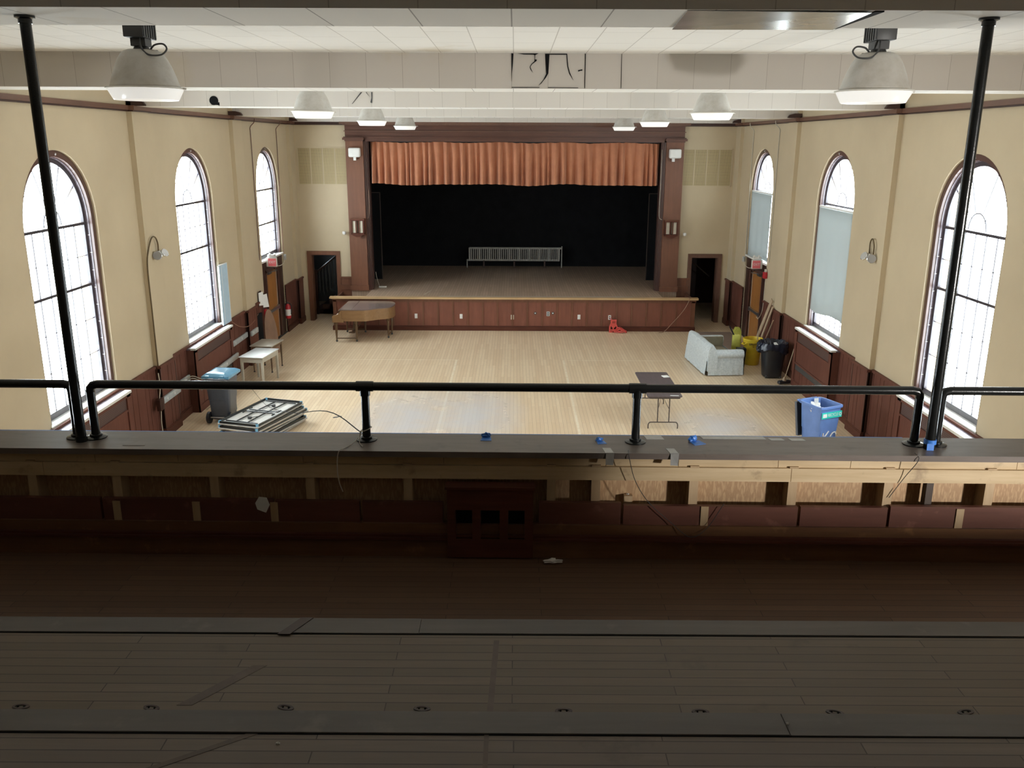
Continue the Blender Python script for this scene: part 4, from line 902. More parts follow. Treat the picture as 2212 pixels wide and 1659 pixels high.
# radiator on the stage
t = thing('radiator', 'silver cast iron radiator standing at the back of the stage', 'radiator', (0.0, 34.35, 1.06))
n = 46; x0, x1 = -1.76, 1.76; zb, zt = 0.26, 0.78
for k in range(n):
    x = x0+(x1-x0)*k/(n-1); thick = 0.026 if k % 5 else 0.034
    b = MB(); b.rbox(x-thick, -0.055, zb, x+thick, 0.055, zt, 0.012, seg=1) if k % 5 == 0 else b.rbox(x-0.021, -0.045, zb+0.01, x+0.021, 0.045, zt-0.01, 0.01, seg=1)
    b.build('section', M['radiator'], t)
b = MB(); b.cyl((x0, 0, zt-0.02), (x1+0.13, 0, zt-0.02), 0.04, 12); b.cyl((x0-0.10, 0, zb+0.03), (x1, 0, zb+0.03), 0.04, 12); b.build('header_pipe', M['radiator'], t)
MB().cyl((x0-0.10, -0.0, 0.0), (x0-0.10, 0, zb+0.05), 0.022, 10).build('supply_pipe', M['radiator'], t)
MB().cyl((x1+0.11, 0, 0.0), (x1+0.11, 0, zt+0.06), 0.022, 10).build('return_pipe', M['radiator'], t)
for x in (-1.2, 0, 1.2): MB().box(x-0.03, -0.05, 0.0, x+0.03, 0.05, zb+0.02).build('foot', M['dkbrown'], t)
t = thing('cable_box', 'small white cable box on the stage floor by the left column', 'cable box', (-4.45, 29.3, 1.06)); MB().rbox(-0.14, -0.04, 0, 0.12, 0.04, 0.05, 0.01).build('case', M['offwhite'], t)
MB().tube(smoothpath([(-0.12, 0, 0.04), (-0.2, 0.1, 0.25), (-0.26, 0.2, 0.5)], 4), 0.008, 6).build('cord', M['cordwhite'], t)
o = MB().hexa([(-2.93, 27.9, 1.061), (-2.89, 27.9, 1.061), (-2.74, 28.75, 1.061), (-2.78, 28.75, 1.061)], [(-2.93, 27.9, 1.063), (-2.89, 27.9, 1.063), (-2.74, 28.75, 1.063), (-2.78, 28.75, 1.063)]).build('tape_strip', M['cordwhite']); tag(o, 'pale tape strip slanting across the stage floor', 'tape')
o = MB().box(-2.4, 27.5, 1.061, 3.8, 27.62, 1.066).build('metal_strip', M['grey']); tag(o, 'worn grey metal strip along the front of the stage floor', 'strip')
# ================================================================== EXIT FITTINGS
for s in (-1, 1):
    nm = 'left' if s < 0 else 'right'; i = -s
    yy = 25.1
    t = thing('exit_sign', f'red exit sign box jutting out above the {nm} exit door', 'exit sign', (s*(W-0.02), yy, 2.46))
    x1 = i*0.30
    MB().rbox(0, -0.045, -0.13, x1, 0.045, 0.13, 0.012).build('housing', M['offwhite'], t)
    MB().box(i*0.06, -0.052, -0.11, i*0.285, -0.044, 0.11).build('face', M['exitred'], t)
    text('EXIT', 0.10, 'white', t, (i*0.172, -0.0525, 0.0), (R(90), 0, 0), 'lettering', 0.001, sx=0.9)
    b = MB(); b.rbox(i*0.04, -0.05, 0.14, i*0.26, 0.05, 0.22, 0.01); b.cyl((i*0.12, -0.03, 0.20), (i*0.12, -0.08, 0.25), 0.03, 12); b.cyl((i*0.26, -0.03, 0.20), (i*0.26, -0.08, 0.25), 0.03, 12); b.build('battery_lamp', M['white'], t)
    t = thing('junction_box', f'small grey junction box beside the {nm} exit door top', 'junction box', (s*(W-0.0), 27.08, 2.36))
    MB().rbox(0, -0.06, -0.08, i*0.07, 0.06, 0.08, 0.006).build('box', M['grey'], t)
    MB().tube(smoothpath([(i*0.05, -0.05, 0.02), (i*0.10, -0.4, -0.12), (i*0.12, -1.0, -0.14), (i*0.14, -1.75, 0.0)], 5), 0.009, 6).build('cable', M['cordwhite'], t)
    for k, (y0, z0, y1, z1, lab) in enumerate(((24.46, 6.33, 24.44, 2.6, 'thin surface conduit on the balcony side of the short %s window' % nm), (27.10, 6.33, 27.0, 2.45, 'thin surface conduit on the stage side of the short %s window' % nm))):
        t = thing('surface_conduit', lab, 'conduit', (s*(W-0.02), y0, 0))
        MB().tube(smoothpath([(i*0.10, 0.1, z0+0.08), (i*0.09, 0.05, z0-0.02), (i*0.0, -0.02, z0-0.15), (0, -0.02, z0-0.4), (0, (y1-y0)*0.6, (z0+z1)/2), (0, y1-y0, z1)], 4), 0.011, 6).build('pipe', M['trim'] if s < 0 else M['putty'], t)
t = thing('fire_horn', 'small red fire horn beside the right exit sign', 'fire alarm', (W-0.012, 24.60, 2.22)); MB().rbox(-0.09, -0.08, -0.09, 0, 0.08, 0.09, 0.01).build('body', M['red'], t); MB().box(-0.06, -0.03, 0.09, 0, 0.03, 0.17).build('strobe', M['offwhite'], t)
MB().tube(smoothpath([(-0.02, -0.0, -0.09), (-0.03, -0.02, -0.5), (-0.03, 0.02, -1.0), (-0.06, 0.25, -1.3), (-0.08, 0.42, -1.28)], 5), 0.008, 6).build('cable', M['cordwhite'], t)
t = thing('fire_alarm_pull', 'small red fire alarm pull box by the left exit door', 'fire alarm', (-W+0.005, 24.52, 1.10)); MB().rbox(0, -0.07, -0.09, 0.07, 0.07, 0.09, 0.008).build('body', M['red'], t); MB().box(0.068, -0.05, -0.03, 0.078, 0.05, 0.0).build('handle', M['white'], t)
for k, (y, z, h, lab) in enumerate(((24.14, 1.56, 0.36, 'leaning paper notice farther from the left exit door'), (24.52, 1.44, 0.36, 'curled paper notice nearer the left exit door'))):
    t = thing('paper_notice', lab, 'notice', (-W+0.03, y, z)); b = MB(); b.hexa([(0.005, -0.12, -h/2), (0.10, 0.12, -h/2-0.02), (0.104, 0.12, -h/2-0.02), (0.009, -0.12, -h/2)], [(0.005, -0.13, h/2), (0.05, 0.13, h/2), (0.054, 0.13, h/2), (0.009, -0.13, h/2)]); b.build('sheet', M['paper'], t)
    MB().box(0.0, -0.15, -h/2-0.03, 0.004, 0.15, h/2+0.03).build('backing', M['dkbrown'], t)
t = thing('fire_extinguisher', 'red fire extinguisher hung right of the left exit door', 'fire extinguisher', (-W+0.10, 26.80, 0.47))
MB().lathe([(0.02, 0), (0.075, 0.01), (0.085, 0.03), (0.085, 0.36), (0.07, 0.42), (0.035, 0.45), (0.03, 0.48)], 20).build('cylinder', M['red'], t)
MB().lathe([(0.0862, 0.10), (0.0862, 0.30)], 20, caps=False).build('label_band', M['paper'], t)
b = MB(); b.box(-0.02, -0.03, 0.47, 0.03, 0.03, 0.52); b.hexa([(-0.015, -0.12, 0.55), (0.015, -0.12, 0.55), (0.015, -0.12, 0.565), (-0.015, -0.12, 0.565)], [(-0.015, 0.03, 0.51), (0.015, 0.03, 0.51), (0.015, 0.03, 0.525), (-0.015, 0.03, 0.525)]); b.build('valve', M['greydk'], t)
MB().tube(smoothpath([(0.03, 0.0, 0.50), (0.11, -0.03, 0.46), (0.12, -0.04, 0.3), (0.10, -0.03, 0.14)], 5), 0.012, 8).build('hose', M['blackplastic'], t)
MB().box(-0.10, -0.04, 0.20, -0.07, 0.04, 0.48).build('bracket', M['greydk'], t)
t = thing('oval_board', 'brown pointed oval board leaning beside the left exit door', 'board', (-W+0.26, 23.95, 0.0), R(52))
b = MB(); pts = [(-0.21, 0.0)]+[(-0.21*math.cos(PI*k/20)**1 if True else 0, 0.45+0.82*math.sin(PI*k/20)) for k in range(21)]+[(0.21, 0.0)]
b.prism(pts, -0.012, 0.012, 'y'); b.xform(Matrix.Translation((0.13, 0, 0)) @ Matrix.Rotation(R(-6), 4, 'X')); b.build('panel', M['hardboard'], t)
t = thing('leaning_board', 'narrow black board leaning on the wainscot behind the small tables', 'board', (-W+0.09, 23.70, 0.0), R(80))
MB().rbox(-0.22, -0.02, 0, 0.20, 0.03, 1.22, 0.01).build('board', M['blackmat'], t)
t = thing('blue_foam_board', 'pale blue board standing on the left radiator cover', 'board', (-W+0.05, 21.12, 1.47), R(0))
MB().box(0.0, -0.30, 0.0, 0.03, 0.30, 1.46).build('panel', M['foam'], t); b = MB(); b.box(-0.002, -0.31, 0, 0.034, -0.295, 1.47); b.box(-0.002, 0.295, 0, 0.034, 0.31, 1.47); b.box(-0.002, -0.31, 1.455, 0.034, 0.31, 1.47); b.box(0.03, -0.14, 0, 0.034, -0.125, 1.46); b.build('edge', M['white'], t)
t = thing('hanging_cable', 'thin cable sagging from the blue board to the exit door', 'cable', (-W+0.10, 21.3, 1.49)); MB().tube(smoothpath([(0, 0, 0), (0.02, 0.6, -0.26), (0.02, 1.3, -0.40), (0.02, 1.9, -0.36), (0.0, 2.35, -0.26)], 5), 0.008, 6).build('strand', M['cordtan'], t)
for y0, y1, x, z, lab in ((16.60, 17.55, 0.13, 0.80, 'grey cable raceway on the pilaster left of the blue lidded cart'), (17.62, 18.38, 0.03, 0.82, 'grey cable raceway just behind the blue lidded cart'),
                          (18.75, 21.15, 0.235, 0.66, 'long grey cable raceway across the radiator cover'), (21.28, 22.66, 0.03, 0.86, 'grey cable raceway on the wainscot before the second pilaster'), (22.70, 23.30, 0.13, 0.86, 'short grey cable raceway on the second pilaster')):
    t = thing('cable_raceway', lab, 'raceway', (-W+x, (y0+y1)/2, z), 0, 'grey raceways along the left wainscot'); h = (y1-y0)/2
    MB().rbox(0, -h, -0.065, 0.05, h, 0.065, 0.006).build('channel', M['grey'], t); b = MB(); b.box(0.05, h*0.2, -0.02, 0.058, h*0.2+0.05, 0.03); b.box(0.05, -h*0.6, -0.02, 0.058, -h*0.6+0.05, 0.03); b.build('outlet', M['white'], t)
t = thing('raceway_box', 'dark junction box at the near end of the grey raceways', 'junction box', (-W+0.13, 16.50, 0.78)); MB().rbox(0, -0.12, -0.12, 0.08, 0.09, 0.12, 0.01).build('box', M['dkbrown'], t)
MB().tube(smoothpath([(0.03, -0.02, 0.12), (0.05, 0.02, 0.35), (0.03, 0.05, 0.62)], 4), 0.010, 6).build('riser_cord', M['cordwhite'], t); MB().tube(smoothpath([(0.03, 0.0, -0.12), (0.02, -0.02, -0.4), (0.03, 0.0, -0.76)], 4), 0.010, 6).build('drop_cord', M['cordwhite'], t)
for k in (0, 1):
    t = thing('power_cord', ('upper white cord running behind the blue lidded cart', 'lower white cord running behind the blue lidded cart')[k], 'cord', (-W+0.09, 18.20, 0.86-0.05*k)); MB().tube(smoothpath([(0, 0, 0), (0.10, 0.06, 0.02), (0.25, 0.12, -0.06), (0.36, 0.16, -0.12)], 5), 0.010, 6).build('cable', M['cordwhite'], t)
o = MB().hexa([(-0.04, -0.28, 0.0), (0.0, -0.29, 0.0), (0.06, 0.25, 0.0), (0.01, 0.27, 0.0)], [(-0.04, -0.28, 0.012), (0.0, -0.29, 0.012), (0.06, 0.25, 0.04), (0.01, 0.27, 0.04)]).build('wood_strip', M['lumber'], None, (-6.86, 18.9, 0.0)); tag(o, 'pale wood strip on the floor behind the blue lidded cart', 'strip')
# ================================================================== FURNITURE
def leg_box(x, y, w, h, mat, t, name='leg', taper=0.7):
    a = w/2; c = a*taper
    return MB().hexa([(x-c, y-c, 0), (x+c, y-c, 0), (x+c, y+c, 0), (x-c, y+c, 0)], [(x-a, y-a, h), (x+a, y-a, h), (x+a, y+a, h), (x-a, y+a, h)]).build(name, mat, t)
# small tables
t = thing('small_table', 'small white enamel topped table near the left wall', 'table', (-6.33, 21.0, 0), R(-8)); w, d, h = 0.31, 0.50, 0.76
MB().rbox(-w, -d, h-0.025, w, d, h, 0.008).build('tabletop', M['enamel'], t)
b = MB()
for y in (-d+0.04, d-0.06): b.box(-w+0.03, y, h-0.15, w-0.03, y+0.02, h-0.025)
for x in (-w+0.03, w-0.05): b.box(x, -d+0.04, h-0.15, x+0.02, d-0.04, h-0.025)
b.build('apron', M['putty'], t)
for x in (-w+0.05, w-0.05):
    for y in (-d+0.06, d-0.06): leg_box(x, y, 0.06, h-0.025, M['putty'], t)
t = thing('side_table', 'grey topped table with brown legs behind the white table', 'table', (-6.50, 22.30, 0), R(-6)); w, d, h = 0.30, 0.42, 0.72
MB().rbox(-w, -d, h-0.03, w, d, h, 0.008).build('tabletop', M['greytop'], t)
b = MB(); b.box(-w+0.04, -d+0.04, h-0.11, w-0.04, -d+0.06, h-0.03); b.box(-w+0.04, d-0.06, h-0.11, w-0.04, d-0.04, h-0.03); b.box(-w+0.04, -d+0.04, h-0.11, -w+0.06, d-0.04, h-0.03); b.box(w-0.06, -d+0.04, h-0.11, w-0.04, d-0.04, h-0.03); b.build('apron', M['walnutdk'], t)
for x in (-w+0.06, w-0.06):
    for y in (-d+0.06, d-0.06): 
        l = MB().lathe([(0.014, 0.03), (0.018, 0.2), (0.026, 0.45), (0.028, h-0.03)], 12, (x, y, 0)).build('leg', M['walnutdk'], t)
        MB().lathe([(0.012, 0), (0.024, 0.008), (0.024, 0.03), (0.012, 0.035)], 12, (x, y, 0)).build('caster', M['greydk'], l)
# brown folding table
t = thing('folding_table', 'brown folding table standing open behind the railing', 'table', (3.155, 18.36, 0), R(0)); w, L, h = 0.365, 1.0, 0.735
b = MB(); c = []
def rrect(w, d, r, n=5):
    p = []
    for cx, cy, a0 in ((w-r, d-r, 0), (-w+r, d-r, 90), (-w+r, -d+r, 180), (w-r, -d+r, 270)):
        for k in range(n+1): a = R(a0+90*k/n); p.append((cx+r*math.cos(a), cy+r*math.sin(a)))
    return p
b.prism(rrect(w, L, 0.05), h-0.022, h, 'z'); b.build('tabletop', M['laminate'], t)
b = MB(); b.ring(rrect(w-0.03, L-0.04, 0.05), rrect(w-0.045, L-0.055, 0.04), h-0.065, h-0.02, 'z', closed=True); b.build('apron_rail', M['tubebrown'], t)
for sy in (-1, 1):
    y = sy*0.90; b = MB()
    for x in (-0.12, 0.12): b.cyl((x, y, 0.14), (x, y-sy*0.02, h-0.04), 0.0125, 10)
    b.tube(smoothpath([(-0.31, y, 0.0), (-0.31, y, 0.08), (-0.29, y, 0.125), (-0.24, y, 0.14), (0, y, 0.14), (0.24, y, 0.14), (0.29, y, 0.125), (0.31, y, 0.08), (0.31, y, 0.0)], 4), 0.0125, 10)
    b.build('leg', M['tubebrown'], t)
    b = MB(); b.tube([(-0.12, y, 0.42), (0, y-sy*0.28, h-0.07), (0.12, y, 0.42)], 0.007, 8); b.tube([(0, y-sy*0.28, h-0.07), (0, y-sy*0.55, h-0.05)], 0.008, 8); b.build('brace', M['tubebrown'], t)
o = MB().prism(rrect(0.075, 0.09, 0.02, 3), 0, 0.002, 'z').build('paper_sheet', M['paper'], None, (3.43, 18.98, 0.735), R(12)); tag(o, 'white paper lying on the far corner of the brown folding table', 'paper')
o = MB().prism(rrect(0.09, 0.022, 0.01, 3), 0, 0.002, 'z').build('paper_slip', M['paper'], None, (3.36, 17.42, 0.735), R(-4)); tag(o, 'white slip on the near edge of the brown folding table', 'paper')
# stack of folded tables
def folded_table(label, loc, rz):
    t = thing('folded_table', label, 'folding table', loc, rz, 'stacked folding tables'); w, L = 0.47, 0.88
    b = MB(); b.prism(rrect(w, L, 0.05), 0, 0.022, 'z'); b.build('tabletop', M['tableunder'], t)
    b = MB(); b.ring(rrect(w+0.004, L+0.004, 0.052), rrect(w-0.006, L-0.006, 0.046), -0.002, 0.018, 'z', closed=True); b.build('edge_band', M['tableedge'], t)
    b = MB(); b.ring(rrect(w-0.015, L-0.015, 0.06), rrect(w-0.04, L-0.04, 0.05), 0.022, 0.066, 'z', closed=True); b.build('frame_rail', M['black'], t)
    for sy in (-1, 1):
        b = MB(); yb = sy*0.72
        for x in (-0.13, 0.13): b.tube([(x, yb, 0.045), (x, -sy*0.02, 0.052)], 0.014, 8)
        b.tube(smoothpath([(-0.34, -sy*0.17, 0.05), (-0.34, -sy*0.10, 0.05), (-0.30, -sy*0.06, 0.05), (0, -sy*0.05, 0.05), (0.30, -sy*0.06, 0.05), (0.34, -sy*0.10, 0.05), (0.34, -sy*0.17, 0.05)], 4), 0.014, 8)
        b.tube([(-0.36, yb, 0.045), (0.36, yb, 0.045)], 0.014, 8); b.build('leg', M['black'], t)
        b = MB(); b.tube([(-0.13, sy*0.30, 0.05), (0, sy*0.50, 0.058), (0.13, sy*0.30, 0.05)], 0.008, 6); b.box(-0.03, sy*0.44-0.03, 0.03, 0.03, sy*0.44+0.03, 0.066); b.build('brace', M['greydk'], t)
    b = MB()
    for x in (-1, 1):
        for y in (-1, 1): b.lathe([(0.03, 0.02), (0.03, 0.07)], 12, (x*(w-0.045), y*(L-0.045), 0))
    b.build('corner_bumper', M['cartlid'], t)
    return t
ft = folded_table('topmost folded white table of the stack', (-5.20, 17.14, 0.385), R(-17))
for k, (dx, dy, dz, da, lab) in enumerate(((0.03, -0.07, -0.075, -1.5, 'folded table second from the top of the stack'), (0.06, 0.03, -0.15, -3, 'folded table third from the top of the stack'), (0.0, 0.0, -0.225, 0.5, 'folded table fourth from the top of the stack'),
                                (0.05, -0.02, -0.30, -2, 'folded table second from the bottom of the stack'), (0.02, 0.05, -0.375, 1.0, 'bottom folded table of the stack resting on the floor'))):
    copy_tree(ft, (-5.20+dx, 17.14+dy, 0.385+dz), R(-17+da), lab)
# grand piano
P = thing('grand_piano', 'brown walnut grand piano with closed lid before the stage', 'piano', (-5.42, 25.56, 0), R(0))
rim = [(0.24, 0.03), (0.62, 0.02), (0.86, 0.03), (1.0, 0.07), (1.12, 0.16), (1.24, 0.27), (1.38, 0.35), (1.54, 0.42), (1.66, 0.54), (1.72, 0.75), (1.73, 1.0), (1.70, 1.25), (1.60, 1.42), (1.42, 1.50), (1.0, 1.52), (0.24, 1.52)]
P2 = [(p.x, p.y) for p in smoothpath([(a, c, 0) for a, c in rim], 4)]
MB().prism(P2, 0.63, 0.955, 'z').build('case', M['walnut'], P)
def grow(pts, g):
    cx = sum(p[0] for p in pts)/len(pts); cy = sum(p[1] for p in pts)/len(pts)
    return [(cx+(x-cx)*(1+g), cy+(y-cy)*(1+g)) for x, y in pts]
lidpts = [(0.20 if x < 0.25 else x, y) for x, y in grow(P2, 0.012)]
MB().prism(lidpts, 0.958, 0.985, 'z').build('lid', M['pianolid'], P)
b = MB(); b.box(0.555, 0.02, 0.984, 0.565, 1.53, 0.9865); b.build('lid_hinge', M['walnutdk'], P)
b = MB(); b.box(-0.02, 0.0, 0.60, 0.32, 1.55, 0.70); b.box(-0.02, 0.10, 0.69, 0.02, 1.45, 0.72)
for y0 in (0.0, 1.45): b.prism([(-0.02, 0.70), (-0.02, 0.79), (0.06, 0.81), (0.14, 0.83), (0.20, 0.90), (0.24, 0.955), (0.26, 0.955), (0.26, 0.70)], y0, y0+0.10, 'y')
b.build('keybed', M['walnut'], P)
MB().box(0.0, 0.10, 0.70, 0.15, 1.45, 0.735).build('keys', M['keys'], P); b = MB()
for k in range(36): b.box(0.05, 0.14+k*0.036, 0.735, 0.15, 0.152+k*0.036, 0.745) if k % 7 not in (2, 6) else None
b.build('black_keys', M['blackplastic'], P)
MB().box(0.15, 0.08, 0.70, 0.20, 1.47, 0.95).build('fallboard', M['walnutdk'], P)
def pleg(x, y, h=0.62):
    l = MB().lathe([(0.024, 0.06), (0.026, 0.12), (0.03, 0.2), (0.040, 0.42), (0.046, 0.50), (0.040, 0.53), (0.055, 0.55), (0.058, 0.64)], 8, (x, y, 0)).build('leg', M['walnutdk'], P)
    MB().lathe([(0.02, 0.0), (0.03, 0.01), (0.03, 0.045), (0.022, 0.065)], 12, (x, y, 0)).build('caster', M['greydk'], l)
for (xa, ya), (xb, yb) in (((0.08, 0.06), (0.68, 0.08)), ((0.14, 1.44), (0.72, 1.42)), ((1.56, 0.62), (1.60, 1.12))):
    pleg(xa, ya); pleg(xb, yb)
    MB().tube([(xa, ya, 0.105), (xb, yb, 0.105)], 0.018, 8).build('stretcher', M['walnutdk'], P)
b = MB(); b.box(0.42, 0.62, 0.14, 0.52, 0.92, 0.20)
for y in (0.68, 0.86): b.tube([(0.47, y, 0.18), (0.50, y, 0.62)], 0.018, 8)
for y in (0.66, 0.88): b.tube([(0.49, y, 0.18), (0.86, y, 0.60)], 0.014, 8)
for y in (0.70, 0.77, 0.84): b.box(0.32, y-0.012, 0.13, 0.43, y+0.012, 0.145)
b.build('pedal_lyre', M['walnutdk'], P)
# sofa
S = thing('sofa', 'pale damask skirted sofa seen from its side', 'sofa', (4.965, 21.76, 0), R(4.2)); LS, DS = 2.02, 1.02
bp = [(0.02, 0.12), (0.0, 0.45), (0.015, 0.70), (0.05, 0.79), (0.12, 0.815), (0.20, 0.79), (0.25, 0.72), (0.30, 0.45), (0.30, 0.12)]
b = MB(); nseg = 18; vs = []; fs = []
for k in range(nseg+1):
    y = LS*k/nseg; bul = 0.0
    for (x, z) in bp:
        hmp = 0.012*math.sin(PI*k/nseg)+0.006*math.sin(9*y)
        end = 0.03 if k in (0, nseg) else 0.0
        vs.append((x+(0.012*math.sin(6*y+3*z) if x < 0.05 else 0)+(end if x < 0.1 else 0), y, z+(hmp if z > 0.6 else 0)-(0.025 if (k in (0, nseg) and z > 0.6) else 0)))
m = len(bp)
for k in range(nseg):
    for j in range(m): fs.append((k*m+j, k*m+(j+1) % m, (k+1)*m+(j+1) % m, (k+1)*m+j))
fs.append(tuple(range(m))); fs.append(tuple(nseg*m+j for j in reversed(range(m))))
b.add(vs, fs, None, True); b.build('back', M['damask'], S)
for k, y0 in enumerate((0.0, LS-0.26)):
    b = MB(); y1 = y0+0.26; out = y0 if k == 0 else y1
    arm_prof = [(y0+0.05, 0.12), (y0+0.05, 0.46), (y0+0.01, 0.50), (y0, 0.56), (y0+0.03, 0.63), (y0+0.09, 0.67), (y0+0.17, 0.67), (y0+0.23, 0.63), (y0+0.26, 0.56), (y0+0.25, 0.50), (y0+0.21, 0.46), (y0+0.21, 0.12)]
    vs = []; fs = []; q = len(arm_prof); xs_ = [0.12, 0.5, 0.90, 0.97, 1.0, 1.005]
    for i2, x in enumerate(xs_):
        k2 = (1, 1, 1, 0.97, 0.88, 0.6)[i2]; cy_ = y0+0.13
        for (yy, zz) in arm_prof:
            top = zz > 0.44
            vs.append((x if top else min(x, 0.985), cy_+(yy-cy_)*(k2 if top else 1), 0.56+(zz-0.56)*(k2 if top else 1)))
    for i2 in range(len(xs_)-1):
        for j in range(q): fs.append((i2*q+j, i2*q+(j+1) % q, (i2+1)*q+(j+1) % q, (i2+1)*q+j))
    fs.append(tuple(range(q))); fs.append(tuple((len(xs_)-1)*q+j for j in reversed(range(q))))
    b.add(vs, fs, None, True); a = b.build('arm', M['damask'], S)
    if k == 1: MB().box(0.28, y0-0.012, 0.28, 0.97, y0+0.05, 0.655).build('lining', M['lining'], a)
MB().rbox(0.26, 0.2, 0.16, 0.96, LS-0.2, 0.40, 0.03).build('seat_deck', M['lining'], S)
MB().rbox(0.28, 0.22, 0.38, 0.60, 0.62, 0.56, 0.05, seg=3).build('seat_cushion', M['damask'], S)
# skirt with pleats and drape wrinkles
b = MB(); path = []; per = [(0.0, 0.0), (1.0, 0.0), (1.0, LS), (0.0, LS)]
def skirt_side(p, q, nrm):
    vs = []; fs = []; n2 = 40
    for k in range(n2+1):
        u = k/n2; px = p[0]+(q[0]-p[0])*u; py = p[1]+(q[1]-p[1])*u
        for j, z in enumerate((0.40, 0.26, 0.13, 0.02)):
            off = 0.010*j+0.012*j/3*math.sin(u*37+j*0.7)*(0.5+0.5*math.sin(u*9))+0.006
            vs.append((px+nrm[0]*off, py+nrm[1]*off, z))
    for k in range(n2):
        for j in range(3): fs.append((k*4+j, k*4+j+1, (k+1)*4+j+1, (k+1)*4+j))
    b.add(vs, fs, None, True)
skirt_side((0.06, 0.04), (0.99, 0.04), (0, -1)); skirt_side((0.99, 0.04), (0.99, LS-0.04), (1, 0)); skirt_side((0.99, LS-0.04), (0.06, LS-0.04), (0, 1)); skirt_side((0.02, LS-0.02), (0.02, 0.02), (-1, 0))
b.build('skirt', M['damask'], S)
b = MB()
for x, y in ((0.1, 0.1), (0.9, 0.1), (0.1, LS-0.1), (0.9, LS-0.1)): MB().box(x-0.03, y-0.03, 0, x+0.03, y+0.03, 0.15).build('foot', M['walnutdk'], S)
b = MB(); b.lathe([(0.012, 0), (0.012, 0.004)], 10); o = b.build('label_tag', M['white'], S, (0.10, 0.75, 0.818))
o = MB().prism([(5.55, 24.0), (6.70, 24.2), (6.92, 25.9), (6.92, 27.25), (5.75, 27.25)], 0, 0.008, 'z').build('floor_mat', M['matfloor'], None, (0, 0, 0.001)); tag(o, 'flat taupe mat on the floor behind the sofa', 'floor mat')
# ================================================================== BINS AND CLEANING THINGS
def sqlathe(prof, n=40, p=4.0):
    vs = []; fs = []
    for rx, ry, z in prof:
        for k in range(n):
            a = 2*PI*k/n; c, s_ = math.cos(a), math.sin(a); d = (abs(c)**p+abs(s_)**p)**(-1/p)
            vs.append((rx*c*d, ry*s_*d, z))
    for i in range(len(prof)-1):
        for k in range(n): fs.append((i*n+k, i*n+(k+1) % n, (i+1)*n+(k+1) % n, (i+1)*n+k))
    return vs, fs, n
t = thing('trash_can', 'round yellow trash can holding wooden boards', 'trash can', (6.50, 23.10, 0))
b = MB(); b.lathe([(0.0, 0.006), (0.185, 0.0), (0.20, 0.02), (0.245, 0.60), (0.262, 0.62), (0.262, 0.66), (0.27, 0.67), (0.27, 0.72), (0.255, 0.725), (0.25, 0.70), (0.235, 0.55), (0.19, 0.03), (0.0, 0.028)], 32, caps=False); b.build('body', M['yellow'], t)
for a in (200, 20): 
    b = MB(); ca, sa = math.cos(R(a)), math.sin(R(a)); b.tube([(0.26*ca-0.07*sa, 0.26*sa+0.07*ca, 0.60), (0.31*ca-0.06*sa, 0.31*sa+0.06*ca, 0.58), (0.31*ca+0.06*sa, 0.31*sa-0.06*ca, 0.58), (0.26*ca+0.07*sa, 0.26*sa-0.07*ca, 0.60)], 0.018, 8); b.build('handle', M['yellow'], t)
tx = text('BRUTE', 0.085, 'blackplastic', t, (-0.045, -0.266, 0.60), (R(90), 0, R(-10)), 'lettering', 0.004, sx=0.95)
text('44', 0.04, 'blackplastic', t, (-0.045, -0.264, 0.53), (R(90), 0, R(-10)), 'lettering', 0.004)
for k, (bx, by, tx_, ty, tz, w, lab) in enumerate(((6.70, 24.0, 7.03, 23.44, 1.72, 0.075, 'wide pale plank leaning on the right wall behind the cans'), (6.80, 23.92, 7.02, 23.28, 1.55, 0.045, 'narrow pale plank leaning beside the wide plank'))):
    d = Vector((tx_-bx, ty-by, tz)); L = d.length; e = d.normalized(); sdir = e.cross(Vector((1, 0, 0))).normalized(); nd = e.cross(sdir).normalized()*0.012
    A = Vector((0, 0, 0.012)); B = d; wv = sdir*w
    o = MB().hexa([A-wv-nd, A+wv-nd, A+wv+nd, A-wv+nd], [B-wv-nd, B+wv-nd, B+wv+nd, B-wv+nd]).build('wood_plank', M['lumber'], None, (bx, by, 0)); tag(o, lab, 'plank', 'planks behind the cans')
for a, c, r, lab in (((6.86, 23.80, 0.0), (7.01, 23.10, 1.22), 0.014, 'thin pale pole leaning right of the planks'), ((6.55, 23.08, 0.04), (6.62, 23.0, 0.98), 0.013, 'short pale stick standing inside the yellow can')):
    o = MB().cyl((0, 0, 0), tuple(Vector(c)-Vector(a)), r, 8).build('wooden_pole', M['lumber'], None, a); tag(o, lab, 'pole')
t = thing('trash_can', 'tall black trash can lined with a black bag', 'trash can', (6.67, 21.78, 0))
b = MB(); vs, fs, n = sqlathe([(0.0, 0.0, 0.03), (0.225, 0.225, 0.03), (0.235, 0.235, 0.06), (0.30, 0.30, 0.84), (0.325, 0.325, 0.85), (0.325, 0.325, 0.90), (0.30, 0.30, 0.90), (0.28, 0.28, 0.80), (0.23, 0.23, 0.10), (0, 0, 0.09)], 40, 3.2); b.add(vs, fs, None, True); b.build('body', M['blackplastic'], t)
for x in (-0.17, 0.17): MB().cyl((x-0.03, -0.17, 0.045), (x+0.03, -0.17, 0.045), 0.045, 16).build('wheel', M['greydk'], t)
rnd = random.Random(21); b = MB(); vs = []; fs = []; n = 56; prof = [(0.345, 0.66), (0.352, 0.76), (0.35, 0.86), (0.335, 0.925), (0.30, 0.90), (0.24, 0.82), (0.12, 0.76), (0.0, 0.75)]
